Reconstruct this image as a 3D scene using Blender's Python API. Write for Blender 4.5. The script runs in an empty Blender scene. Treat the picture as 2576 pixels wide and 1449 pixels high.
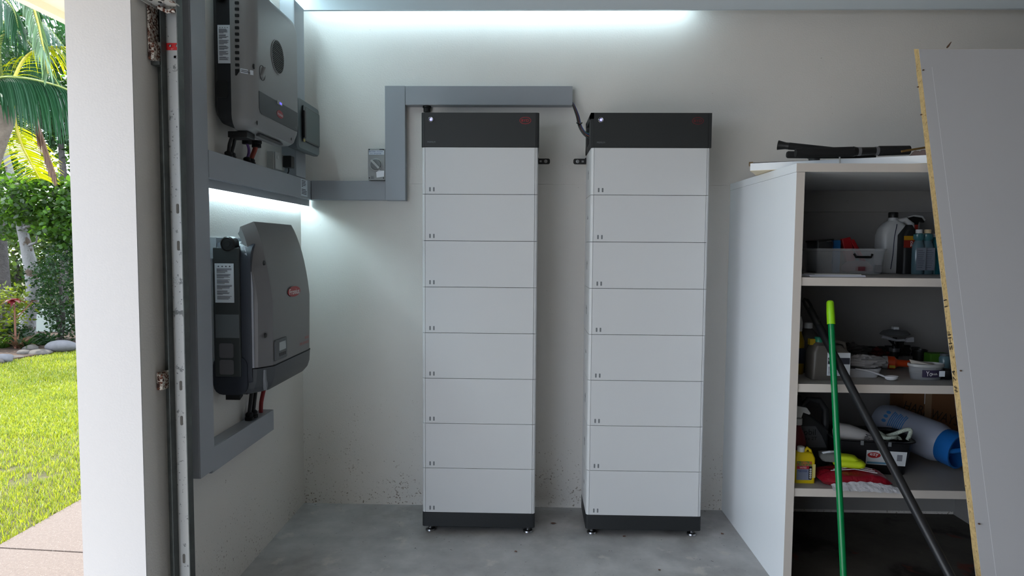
import bpy, bmesh, math, random
import numpy as np
from mathutils import Vector, Matrix
random.seed(7); rng = np.random.default_rng(7)
S = bpy.context.scene; COL = S.collection

# ---------------------------------------------------------------- camera, world, sun, exposure
FPX = 1665.1; CAM = np.array([1.2893, -3.7077, 1.4862]); _y, _p, _r = -.0264, -.0622, .0072
_f = np.array([math.sin(_y)*math.cos(_p), math.cos(_y)*math.cos(_p), math.sin(_p)])
_a = np.array([math.cos(_y), -math.sin(_y), 0.]); _b = np.cross(_a, _f)
RX = math.cos(_r)*_a + math.sin(_r)*_b; UP = -math.sin(_r)*_a + math.cos(_r)*_b
cd = bpy.data.cameras.new('camera'); cd.sensor_width = 36; cd.lens = FPX/2576*36; cd.clip_start = .05; cd.clip_end = 300
co = bpy.data.objects.new('camera', cd); COL.objects.link(co); S.camera = co
co.matrix_world = Matrix(((RX[0], UP[0], -_f[0], CAM[0]), (RX[1], UP[1], -_f[1], CAM[1]), (RX[2], UP[2], -_f[2], CAM[2]), (0, 0, 0, 1)))

def at(px, py, ax, v):
    """the point on the world plane ax = v that the photograph shows at pixel px, py (measuring tool)"""
    d = RX*(px-1288)/FPX + UP*(724.5-py)/FPX + _f
    i = 'xyz'.index(ax)
    return CAM + d*(v-CAM[i])/d[i]

SKY_STRENGTH = 3.0
w = bpy.data.worlds.new('sky'); S.world = w; w.use_nodes = True
nt = w.node_tree; nt.nodes.clear()
wo = nt.nodes.new('ShaderNodeOutputWorld'); bg = nt.nodes.new('ShaderNodeBackground'); bg.inputs[1].default_value = SKY_STRENGTH
tc = nt.nodes.new('ShaderNodeTexCoord'); nz = nt.nodes.new('ShaderNodeTexNoise'); nz.inputs['Scale'].default_value = 2.2; nz.inputs['Detail'].default_value = 5
rp = nt.nodes.new('ShaderNodeValToRGB'); rp.color_ramp.elements[0].position = .35; rp.color_ramp.elements[0].color = (.62, .78, 1, 1)
rp.color_ramp.elements[1].position = .6; rp.color_ramp.elements[1].color = (.88, .93, 1, 1)
nt.links.new(tc.outputs['Generated'], nz.inputs['Vector']); nt.links.new(nz.outputs[0], rp.inputs[0])
nt.links.new(rp.outputs[0], bg.inputs[0]); nt.links.new(bg.outputs[0], wo.inputs[0])

sd = bpy.data.lights.new('sun', 'SUN'); sd.energy = 4.4; sd.angle = .01; sd.color = (1, .96, .88)
so = bpy.data.objects.new('sun', sd); COL.objects.link(so); so.location = (-3, 3, 9)
so.rotation_euler = Vector((-.42, .34, .84)).to_track_quat('Z', 'Y').to_euler()

V = S.view_settings; S.display_settings.display_device = 'sRGB'
V.view_transform = 'Standard'; V.look = 'None'; V.exposure = 0.57; V.gamma = 1; V.use_curve_mapping = False
S.cycles.use_denoising = True; S.cycles.max_bounces = 10; S.cycles.diffuse_bounces = 6; S.cycles.transparent_max_bounces = 16
S.cycles.sample_clamp_indirect = 6

# ---------------------------------------------------------------- materials
MATS = {}
def lin(c):
    return tuple((x/255/12.92 if x/255 <= .04045 else ((x/255+.055)/1.055)**2.4) for x in c)
def mat(name, col, rough=.5, metal=0., bump=None, var=None, specks=None, emit=0., spec=.5, trans=0., alpha=1., lowdirt=None, ior=1.45):
    """col in sRGB 0-255. bump=(scale,strength); var=(scale,amount); specks=(scale,threshold,colour)"""
    if name in MATS: return MATS[name]
    m = bpy.data.materials.new(name); m.use_nodes = True; n = m.node_tree; N = n.nodes; L = n.links
    P = N['Principled BSDF']; c = (*lin(col), 1)
    P.inputs['Base Color'].default_value = c; P.inputs['Roughness'].default_value = rough; P.inputs['Metallic'].default_value = metal
    P.inputs['Specular IOR Level'].default_value = spec; P.inputs['IOR'].default_value = ior
    if trans: P.inputs['Transmission Weight'].default_value = trans
    if alpha < 1: P.inputs['Alpha'].default_value = alpha
    if emit: P.inputs['Emission Color'].default_value = c; P.inputs['Emission Strength'].default_value = emit
    t = N.new('ShaderNodeTexCoord'); src = None
    def noise(sc, det=4, rgh=.55):
        z = N.new('ShaderNodeTexNoise'); z.inputs['Scale'].default_value = sc; z.inputs['Detail'].default_value = det; z.inputs['Roughness'].default_value = rgh
        L.new(t.outputs['Object'], z.inputs['Vector']); return z
    def mix(fac, a, b):
        x = N.new('ShaderNodeMix'); x.data_type = 'RGBA'
        L.new(fac, x.inputs[0])
        if a is None: x.inputs[6].default_value = c
        elif isinstance(a, tuple): x.inputs[6].default_value = a
        else: L.new(a, x.inputs[6])
        x.inputs[7].default_value = b; return x.outputs[2]
    def ramp(sock, p0, p1):
        r = N.new('ShaderNodeMapRange'); r.inputs[1].default_value = p0; r.inputs[2].default_value = p1; L.new(sock, r.inputs[0]); return r.outputs[0]
    if var:
        z = noise(var[0], 6, .6); k = var[1]
        src = mix(ramp(z.outputs[0], .3, .7), tuple(min(1, x*(1+k)) for x in c[:3])+(1,), tuple(x*(1-k) for x in c[:3])+(1,))
    for sp in (specks or []):
        z = noise(sp[0], sp[4] if len(sp) > 4 else 3, .6)
        src = mix(ramp(z.outputs[0], sp[1], sp[1]+sp[3]), src, (*lin(sp[2]), 1))
    if lowdirt:
        z = noise(lowdirt[0], 4, .65); z2 = noise(5, 3); sp = N.new('ShaderNodeSeparateXYZ'); L.new(t.outputs['Object'], sp.inputs[0])
        h = ramp(sp.outputs[2], .95, .18); a = N.new('ShaderNodeMath'); a.operation = 'MULTIPLY_ADD'; L.new(h, a.inputs[0]); a.inputs[1].default_value = .13; L.new(z.outputs[0], a.inputs[2])
        b_ = N.new('ShaderNodeMath'); b_.operation = 'MULTIPLY_ADD'; L.new(z2.outputs[0], b_.inputs[0]); b_.inputs[1].default_value = .22; L.new(a.outputs[0], b_.inputs[2])
        src = mix(ramp(b_.outputs[0], lowdirt[1], lowdirt[1]+.05), src, (*lin((128, 116, 102)), 1))
    if src is not None: L.new(src, P.inputs['Base Color'])
    if bump:
        z = noise(bump[0], 3, .5); b = N.new('ShaderNodeBump'); b.inputs['Strength'].default_value = bump[1]
        b.inputs['Distance'].default_value = bump[2] if len(bump) > 2 else .004
        L.new(z.outputs[0], b.inputs['Height']); L.new(b.outputs[0], P.inputs['Normal'])
    MATS[name] = m; return m
def leafmat(name, col, tcol, tr=.45, var=.35, scale=1.5):
    m = bpy.data.materials.new(name); m.use_nodes = True; n = m.node_tree; N = n.nodes; L = n.links
    P = N['Principled BSDF']; P.inputs['Roughness'].default_value = .42
    T = N.new('ShaderNodeBsdfTranslucent'); X = N.new('ShaderNodeMixShader'); X.inputs[0].default_value = tr
    g = N.new('ShaderNodeNewGeometry'); r = N.new('ShaderNodeMapRange'); r.inputs[3].default_value = 1-var; r.inputs[4].default_value = 1+var
    L.new(g.outputs['Random Per Island'], r.inputs[0])
    for c, sock in ((col, P.inputs['Base Color']), (tcol, T.inputs['Color'])):
        v = N.new('ShaderNodeVectorMath'); v.operation = 'SCALE'; v.inputs[0].default_value = lin(c); L.new(r.outputs[0], v.inputs['Scale']); L.new(v.outputs[0], sock)
    L.new(P.outputs[0], X.inputs[1]); L.new(T.outputs[0], X.inputs[2]); L.new(X.outputs[0], N['Material Output'].inputs[0])
    return m

WALL = mat('textured_white_wall', (220, 216, 210), .75, lowdirt=(95, .85), bump=(140, .22, .004), var=(1.3, .03),
           specks=[(9, .71, (120, 112, 100), .03, 8)])
WALLB = mat('textured_white_back_wall', (221, 217, 212), .75, lowdirt=(95, .835), bump=(130, .24, .004), var=(1.3, .03),
           specks=[(14, .74, (110, 100, 90), .03, 8)])
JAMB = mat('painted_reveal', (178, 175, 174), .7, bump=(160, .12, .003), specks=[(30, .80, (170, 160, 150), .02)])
CEIL = mat('ceiling_paint', (200, 199, 196), .8)
BEAM = mat('painted_beam', (205, 215, 222), .5)
CONC = mat('concrete_floor', (166, 165, 165), .5, bump=(60, .15, .004), var=(6, .2),
           specks=[(1.9, .56, (142, 140, 137), .12, 8), (7, .60, (186, 183, 178), .1, 8), (45, .70, (66, 60, 55), .03), (60, .735, (225, 220, 212), .03)])
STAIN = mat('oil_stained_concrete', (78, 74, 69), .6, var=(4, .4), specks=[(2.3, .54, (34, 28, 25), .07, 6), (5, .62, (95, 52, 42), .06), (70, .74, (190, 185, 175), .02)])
DUCT = mat('grey_trunking', (152, 156, 162), .42)
DUCTD = mat('trunking_seam', (70, 72, 76), .5)
LEDB = mat('led_strip_light', (215, 246, 255), .5, emit=36)
BODYW = mat('module_light_grey', (208, 209, 210), .42)
BODYP = mat('module_front_grey', (204, 205, 206), .45)
BODYD = mat('control_unit_charcoal', (40, 42, 43), .5)
BASED = mat('base_charcoal', (33, 35, 37), .5)
BLACK = mat('black_plastic', (18, 18, 19), .42)
BLACKM = mat('black_matt', (12, 12, 13), .7)
RED = mat('red_print', (172, 36, 44), .5)
REDD = mat('dark_red_print', (120, 28, 34), .5)
CHROME = mat('chrome', (150, 150, 152), .3, 1)
STEEL = mat('steel_bolt', (150, 150, 152), .35, 1)
BLED = mat('blue_white_led', (150, 150, 255), .4, emit=1.3)
GREYP = mat('mark_grey', (110, 113, 116), .5)
WHITEP = mat('white_print', (225, 228, 230), .5)
INK = mat('dark_ink', (45, 48, 60), .6)
INKB = mat('blue_ink', (50, 70, 130), .6)
SILV = mat('inverter_silver', (110, 109, 110), .38, .15)
SILV2 = mat('hybrid_inverter_silver', (134, 134, 135), .4, .1)
NAVY = mat('inverter_navy', (32, 37, 47), .4)
CHAR = mat('inverter_dark_cover', (66, 69, 73), .42)
PLATE = mat('side_plate', (50, 55, 56), .45)
STICK = mat('sticker_white', (205, 212, 220), .5)
STICKG = mat('sticker_grey', (92, 98, 102), .5)
GALV = mat('galvanised_steel', (172, 172, 170), .42, .35, specks=[(40, .60, (110, 112, 110), .05, 5), (90, .66, (70, 70, 68), .03)])
GALV_SHADE = mat('galvanised_shaded', (84, 88, 86), .5, .4, var=(18, .25))  # darker copy of the galvanised steel, shade on the track put into its colour
RUST = mat('rusty_bracket', (205, 198, 188), .8, bump=(60, .5), specks=[(120, .47, (104, 60, 42), .06, 6), (60, .56, (60, 36, 28), .06)])
GALVR = mat('white_bracket', (200, 198, 192), .6, specks=[(50, .62, (130, 90, 70), .04)])
REDPAINT = mat('red_painted_band', (190, 30, 32), .4, specks=[(60, .68, (220, 190, 190), .04)])
LAMW = mat('white_laminate', (232, 236, 240), .35, specks=[(16, .80, (90, 80, 70), .01)])
LAME = mat('beige_edge_strip', (200, 192, 184), .5, specks=[(30, .76, (110, 100, 90), .02)])
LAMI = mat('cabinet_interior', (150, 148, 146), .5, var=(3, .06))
CHIP = mat('raw_chipboard', (196, 168, 116), .85, bump=(250, .6), var=(70, .22), specks=[(140, .64, (110, 80, 45), .05)])
BOARDW = mat('white_melamine_board', (190, 190, 193), .4, specks=[(12, .79, (120, 105, 95), .012)])
CREAM = mat('cream_edge', (226, 212, 182), .6)

# ---------------------------------------------------------------- mesh helpers
ORG = {}
class MB:
    def __init__(s): s.b = bmesh.new()
    def faces(s, vs, fs):
        v = [s.b.verts.new(tuple(map(float, p))) for p in vs]
        for f in fs:
            try: s.b.faces.new([v[i] for i in f])
            except ValueError: pass
        return s
    def box(s, x0, x1, y0, y1, z0, z1, M=None):
        x0, x1 = sorted((x0, x1)); y0, y1 = sorted((y0, y1)); z0, z1 = sorted((z0, z1))
        vs = [(x, y, z) for z in (z0, z1) for y in (y0, y1) for x in (x0, x1)]
        if M is not None: vs = [M @ Vector(v) for v in vs]
        return s.faces(vs, [(0, 2, 3, 1), (4, 5, 7, 6), (0, 1, 5, 4), (2, 6, 7, 3), (0, 4, 6, 2), (1, 3, 7, 5)])
    def loft(s, rings, cap=True):
        n = len(rings[0]); vs = [p for r in rings for p in r]; fs = []
        for k in range(len(rings)-1):
            for i in range(n):
                j = (i+1) % n; fs.append((k*n+i, k*n+j, (k+1)*n+j, (k+1)*n+i))
        if cap: fs += [tuple(range(n-1, -1, -1)), tuple((len(rings)-1)*n+i for i in range(n))]
        return s.faces(vs, fs)
    def prism(s, pts, ax, a, b):
        i = 'xyz'.index(ax)
        def mk(p, t):
            q = list(p); q.insert(i, t); return tuple(q)
        return s.loft([[mk(p, a) for p in pts], [mk(p, b) for p in pts]])
    def tube(s, pts, r, seg=8, cap=True, sy=1.):
        pts = [Vector(p) for p in pts]; rr = r if isinstance(r, (list, tuple)) else [r]*len(pts); rings = []; prev = None
        for k, p in enumerate(pts):
            d = (pts[min(k+1, len(pts)-1)]-pts[max(k-1, 0)]).normalized()
            if prev is None:
                u = d.cross(Vector((0, 0, 1)));
                if u.length < .1: u = d.cross(Vector((0, 1, 0)))
            else: u = prev - d*prev.dot(d)
            u.normalize(); prev = u; v = d.cross(u)
            rings.append([p+(u*math.cos(t)+v*math.sin(t)*sy)*rr[k] for t in [2*math.pi*i/seg for i in range(seg)]])
        return s.loft(rings, cap)
    def lathe(s, prof, c=(0, 0, 0), seg=16, sx=1., sy=1., ax='z'):
        rings = []
        for r, h in prof:
            ring = []
            for i in range(seg):
                t = 2*math.pi*i/seg; a, b = math.cos(t)*r*sx, math.sin(t)*r*sy
                q = (a, b, h) if ax == 'z' else ((h, a, b) if ax == 'x' else (b, h, a))
                ring.append((c[0]+q[0], c[1]+q[1], c[2]+q[2]))
            rings.append(ring)
        return s.loft(rings)
    def build(s, name, m, parent=None, smooth=0, bevel=0, local=False, label=None, kind=None, weld=False):
        if weld: bmesh.ops.remove_doubles(s.b, verts=s.b.verts, dist=1e-5)
        bmesh.ops.recalc_face_normals(s.b, faces=s.b.faces)
        me = bpy.data.meshes.new(name); s.b.to_mesh(me); s.b.free(); return mkobj(name, me, m, parent, smooth, bevel, local, label, kind)
def mkobj(name, me, m, parent=None, smooth=0, bevel=0, local=False, label=None, kind=None):
    o = bpy.data.objects.new(name, me); COL.objects.link(o); me.materials.append(m)
    if parent is not None:
        o.parent = parent; off = ORG[parent]; ORG[o] = off
        if not local: me.transform(Matrix.Translation(-Vector(off)))
    else:
        n = len(me.vertices); a = np.empty(n*3); me.vertices.foreach_get('co', a); a = a.reshape(-1, 3)
        c = Vector(((a[:, 0].min()+a[:, 0].max())/2, (a[:, 1].min()+a[:, 1].max())/2, a[:, 2].min()))
        me.transform(Matrix.Translation(-c)); o.location = c; ORG[o] = tuple(c)
    if smooth:
        me.polygons.foreach_set('use_smooth', [True]*len(me.polygons)); me.set_sharp_from_angle(angle=math.radians(smooth))
    if bevel:
        bv = o.modifiers.new('bevel', 'BEVEL'); bv.width = bevel; bv.segments = 2; bv.limit_method = 'ANGLE'; bv.angle_limit = math.radians(40)
    if label: o['label'] = label
    if kind: o['kind'] = kind
    return o
def thing(name, label, cat, loc, rz=0, group=None, rot=None):
    o = bpy.data.objects.new(name, None); COL.objects.link(o); o.empty_display_size = .05
    o.location = tuple(map(float, loc)); o.rotation_euler = rot or (0, 0, rz); ORG[o] = tuple(map(float, loc)); tag(o, label, cat, group); return o
def tag(o, label, cat, group=None):
    o['label'] = label; o['category'] = cat
    if group: o['group'] = group
    return o
def struct(o): o['kind'] = 'structure'; return o
def text(s, wd, ht, org, xd, yd, m, parent, name='lettering', local=False, depth=.0008, label=None):
    """lettering fitted into wd x ht (metres), centred on org, on the plane spanned by xd, yd"""
    cu = bpy.data.curves.new('t', 'FONT'); cu.body = s; cu.align_x = 'CENTER'; cu.resolution_u = 2
    t = bpy.data.objects.new('t', cu); COL.objects.link(t)
    dg = bpy.context.evaluated_depsgraph_get(); me = bpy.data.meshes.new_from_object(t.evaluated_get(dg))
    bpy.data.objects.remove(t); bpy.data.curves.remove(cu)
    n = len(me.vertices); a = np.empty(n*3); me.vertices.foreach_get('co', a); a = a.reshape(-1, 3)
    mn, mx = a.min(0), a.max(0); c = (mn+mx)/2
    X = Vector(xd).normalized(); Y = Vector(yd).normalized(); Z = X.cross(Y)
    a2 = np.empty_like(a); sx = wd/max(mx[0]-mn[0], 1e-6); sy = (ht or wd)/max(mx[1]-mn[1], 1e-6)
    if ht is None: sy = sx
    for i in range(n):
        p = Vector(org)+X*float((a[i, 0]-c[0])*sx)+Y*float((a[i, 1]-c[1])*sy)+Z*depth; a2[i] = p
    me.vertices.foreach_set('co', a2.reshape(-1)); me.update(); me.materials.clear()
    return mkobj(name, me, m, parent, local=local, label=label)
def rrect(cx, cy, wd, ht, r, n=4):
    pts = []
    for sx, sy, a0 in ((1, 1, 0), (-1, 1, 90), (-1, -1, 180), (1, -1, 270)):
        for k in range(n+1):
            a = math.radians(a0+90*k/n); pts.append((cx+sx*(wd/2-r)+r*math.cos(a), cy+sy*(ht/2-r)+r*math.sin(a)))
    return pts
def B(name, m, parent, x0, x1, y0, y1, z0, z1, bevel=0, **k):
    return MB().box(x0, x1, y0, y1, z0, z1).build(name, m, parent, bevel=bevel, **k)
XD, YD, ZD = (1, 0, 0), (0, 1, 0), (0, 0, 1)

# ================================================================ THE SETTING
JY = -1.56
struct(MB().box(-.0, 4.3, -7.2, .25, -.15, 0).build('floor', CONC))
wb = MB().box(-.25, 4.3, 0, .2, -.15, 1.831).box(-.25, 4.3, 0.0, .2, 1.834, 3.0).box(-.25, 4.3, .004, .19, 1.829, 1.836)
struct(wb.build('wall_back', WALLB))
wl = MB().box(-.215, 0, JY, 0.2, -.15, 3.0).box(-.215, 0, -6.6, JY, 2.42, 3.0).box(-.215, 0, -7.2, -6.6, -.15, 3.0)
struct(wl.build('wall_left', WALL))
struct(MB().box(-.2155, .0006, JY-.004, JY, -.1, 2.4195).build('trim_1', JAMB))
struct(MB().box(4.3, 4.5, -7.2, .2, -.15, 3.0).build('wall_right', mat('grey_side_wall', (84, 81, 77), .8)))
struct(MB().box(-.215, 4.5, -7.4, -7.2, -.15, 3.0).build('wall_front', mat('grey_front_wall', (120, 117, 113), .8)))
struct(MB().box(-.215, 4.5, -7.4, .2, 3.0, 3.06).build('ceiling', CEIL))
struct(MB().box(-.75, 4.8, -7.8, 1.2, 3.07, 3.2).build('roof', mat('roof_sheet', (120, 118, 112), .6)))
struct(MB().box(-.62, -.216, -7.8, 1.2, 2.43, 2.47).box(-.66, -.62, -7.8, 1.2, 2.40, 2.62).build('trim_2', mat('cream_soffit', (238, 226, 200), .7)))
# ceiling beam in front of the back wall with a hidden LED strip behind its lip
bz = 2.738
struct(MB().box(.0, 4.3, -.12, -.105, bz, 3.0).box(0, 4.3, -.105, 0, 2.80, 2.83).box(0, 4.3, -.124, -.12, bz, bz+.006).build('trim_3', BEAM))
o = MB().box(.05, 2.15, -.090, -.062, 2.786, 2.799).build('led_strip', mat('ceiling_led_strip', (222, 246, 252), .5, emit=6.8)); tag(o, 'long cool white LED strip glowing behind the lip of the ceiling beam', 'light')

# ---------------------------------------------------------------- trunking on the two walls
DX = .075
def duct(x0, x1, y0, y1, z0, z1, label, seams, name='cable_trunking'):
    o = thing(name, label, 'trunking', ((x0+x1)/2, (y0+y1)/2, z0))
    B('channel', DUCT, o, x0, x1, y0, y1, z0, z1, .0015)
    for s_ in seams: B('lid', DUCT, o, *s_, bevel=.001)
    return o
yv0 = at(505, 1205, 'x', DX)[1]; yv1 = at(541, 1180, 'x', DX)[1]
zb1 = at(505, 1205, 'x', DX)[2]
duct(0, DX-.004, yv0, yv1, zb1, 2.9, 'tall vertical grey trunking on left wall beside the roller track', [(DX-.004, DX, yv0+.001, yv1-.001, zb1, 2.9)])
zh0, zh1 = 1.738, 1.844
duct(0, DX-.004, yv1+.001, -.001, zh0, zh1, 'horizontal grey trunking on left wall between the two inverters', [(DX-.004, DX, yv1+.002, -.001, zh0+.002, zh1-.001)])
duct(DX+.001, .4905, -.046, 0, zh0, zh1, 'short horizontal grey trunking on back wall below the isolator switch', [(DX+.003, .490, -.05, -.046, zh0+.002, zh1-.002)])
duct(.492, .602, -.056, 0, 1.736, 2.358, 'vertical grey trunking on back wall beside the isolator switch', [(.492, .602, -.06, -.056, 1.738, 2.357)])
duct(.6035, 1.5135, -.056, 0, 2.254, 2.357, 'long horizontal grey trunking above the left battery tower', [(.604, 1.5125, -.06, -.056, 2.255, 2.356)])
ye = -.60
duct(0, .061, yv1+.001, ye, .598, .698, 'short grey trunking below the lower inverter on left wall', [(.061, .065, yv1+.001, ye, .600, .697)])
duct(0, .071, -.275, -.13, zh1+.001, 2.74, 'wide vertical grey trunking in the room corner above horizontal trunking', [(.071, .075, -.275, -.13, zh1+.002, 2.74)])
# under-trunking LED: angle profile with strip behind it
o = thing('trunking_light', 'bright LED light bar under the horizontal trunking above the lower inverter', 'light', (.03, -.6, 1.70))
B('angle_profile', DUCT, o, .050, .054, yv1+.003, -.012, 1.704, zh0+.0005)
B('diffuser', LEDB, o, .004, .018, yv1+.01, -.02, 1.722, 1.732)

o = thing('ceiling_batten', 'slim LED batten high on left wall above the upper inverter, out of frame', 'light', (.03, -.7, 2.84))
B('housing', DUCT, o, 0, .04, -1.25, -.16, 2.855, 2.885); B('diffuser', LEDB, o, .008, .032, -1.24, -.17, 2.846, 2.854)
# warning sticker on trunking
def sticker(parent, c, xd, yd, wd, ht, mb, rows, name='warning_sticker', m=STICK, ink=INK, local=False, title=None, seed=1, m_icons=0):
    """white adhesive label with lines of fine print"""
    X = Vector(xd); Y = Vector(yd); Z = X.cross(Y); c = Vector(c); R = random.Random(seed)
    def quad(M, u0, u1, v0, v1, t0, t1):
        vs = [c+X*u+Y*v+Z*t for t in (t0, t1) for v in (v0, v1) for u in (u0, u1)]
        M.faces(vs, [(0, 2, 3, 1), (4, 5, 7, 6), (0, 1, 5, 4), (2, 6, 7, 3), (0, 4, 6, 2), (1, 3, 7, 5)])
    M = MB(); quad(M, -wd/2, wd/2, -ht/2, ht/2, 0, .0008); s_ = M.build(name, m, parent, local=local)
    if rows:
        M = MB(); y = ht/2*.90
        for k in range(m_icons):
            u = (-.3+.2*k)*wd; M.faces([c+X*(u-.05*wd)+Y*(y-.08*wd)+Z*.0014, c+X*(u+.05*wd)+Y*(y-.08*wd)+Z*.0014, c+X*u+Y*(y)+Z*.0014], [(0, 1, 2)])
        if m_icons: y -= .16*wd
        st = (y+ht/2*.85)/rows
        for k in range(rows):
            if (k % 6) == 5: y -= st; continue
            L_ = R.uniform(.55, .8) if k % 6 != 4 else R.uniform(.2, .5)
            quad(M, -.4*wd, (-.4+L_)*wd, y-st*.55, y-st*.1, .0010, .0013); y -= st
        M.build('fine_print', ink, s_, local=local)
    return s_
o = thing('warning_label', 'small white printed sticker at the right end of trunking near the corner', 'sticker', (DX, -.13, 1.79))
sticker(o, at(765, 473, 'x', DX+.0005), YD, ZD, .10, .088, None, 10, 'label_face', title=None, seed=4)

# ---------------------------------------------------------------- isolator switch
o = thing('isolator_switch', 'grey battery isolator switch with rotary knob on back wall', 'switch', (.448, -.035, 1.846))
IX0, IX1, IZ0, IZ1 = .397, .491, 1.846, 2.019
MB().prism(rrect((IX0+IX1)/2, (IZ0+IZ1)/2, IX1-IX0, IZ1-IZ0, .006), 'y', -.062, -.001).build('housing', mat('isolator_grey', (150, 152, 152), .4), o, smooth=40, bevel=.003)
icx = (IX0+IX1)/2-.002; icz = 1.930
MB().lathe([(.034, -.064), (.034, -.068), (.030, -.069), (.030, -.0622)], (icx, 0, icz), 28, ax='y').build('dial_ring', mat('pale_ring', (172, 174, 174), .35), o, smooth=40)
kn = MB().lathe([(.029, -.063), (.028, -.078), (.001, -.079)], (icx, 0, icz), 28, ax='y').build('knob', mat('knob_grey', (118, 121, 122), .4), o, smooth=40)
M = Matrix.Translation((icx, -.085, icz)) @ Matrix.Rotation(math.radians(45), 4, 'Y')
MB().box(-.031, .031, -.008, .008, -.006, .006, M).build('grip', mat('pale_ring', (0, 0, 0)), kn, bevel=.002)
B('name_plate', STICK, o, IX0+.006, IX1-.004, -.0645, -.062, 1.984, 2.008)
text('BATTERY SYSTEM', .076, .0075, (icx, -.065, 2.0015), XD, ZD, INKB, o); text('D.C. ISOLATOR', .060, .0075, (icx, -.065, 1.990), XD, ZD, INKB, o)
for sx in (IX0+.008, IX1-.008):
    for sz in (IZ0+.012, IZ1-.007): MB().lathe([(.0035, -.0625), (.003, -.064)], (sx, 0, sz), 10, ax='y').build('screw', BLACK, o)
MB().faces([(IX1-.046, -.0630, 1.860), (IX1-.006, -.0630, 1.866), (IX1-.004, -.066, 1.897), (IX1-.03, -.071, 1.900), (IX1-.048, -.067, 1.889)], [(0, 1, 2, 3, 4)]).build('peeling_film', mat('clear_film', (225, 228, 230), .12), o, label='crinkled clear film peeling from the switch')
M = MB()
for k in range(4): M.box(IX0+.016, IX0+.016+(.018, .014, .02, .015)[k], -.0626, -.062, 1.866-.004*k, 1.8675-.004*k)
M.build('fine_print', INK, o)
B('maker_mark', INK, o, IX1-.030, IX1-.008, -.0626, -.062, 2.0115, 2.0155)

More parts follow.
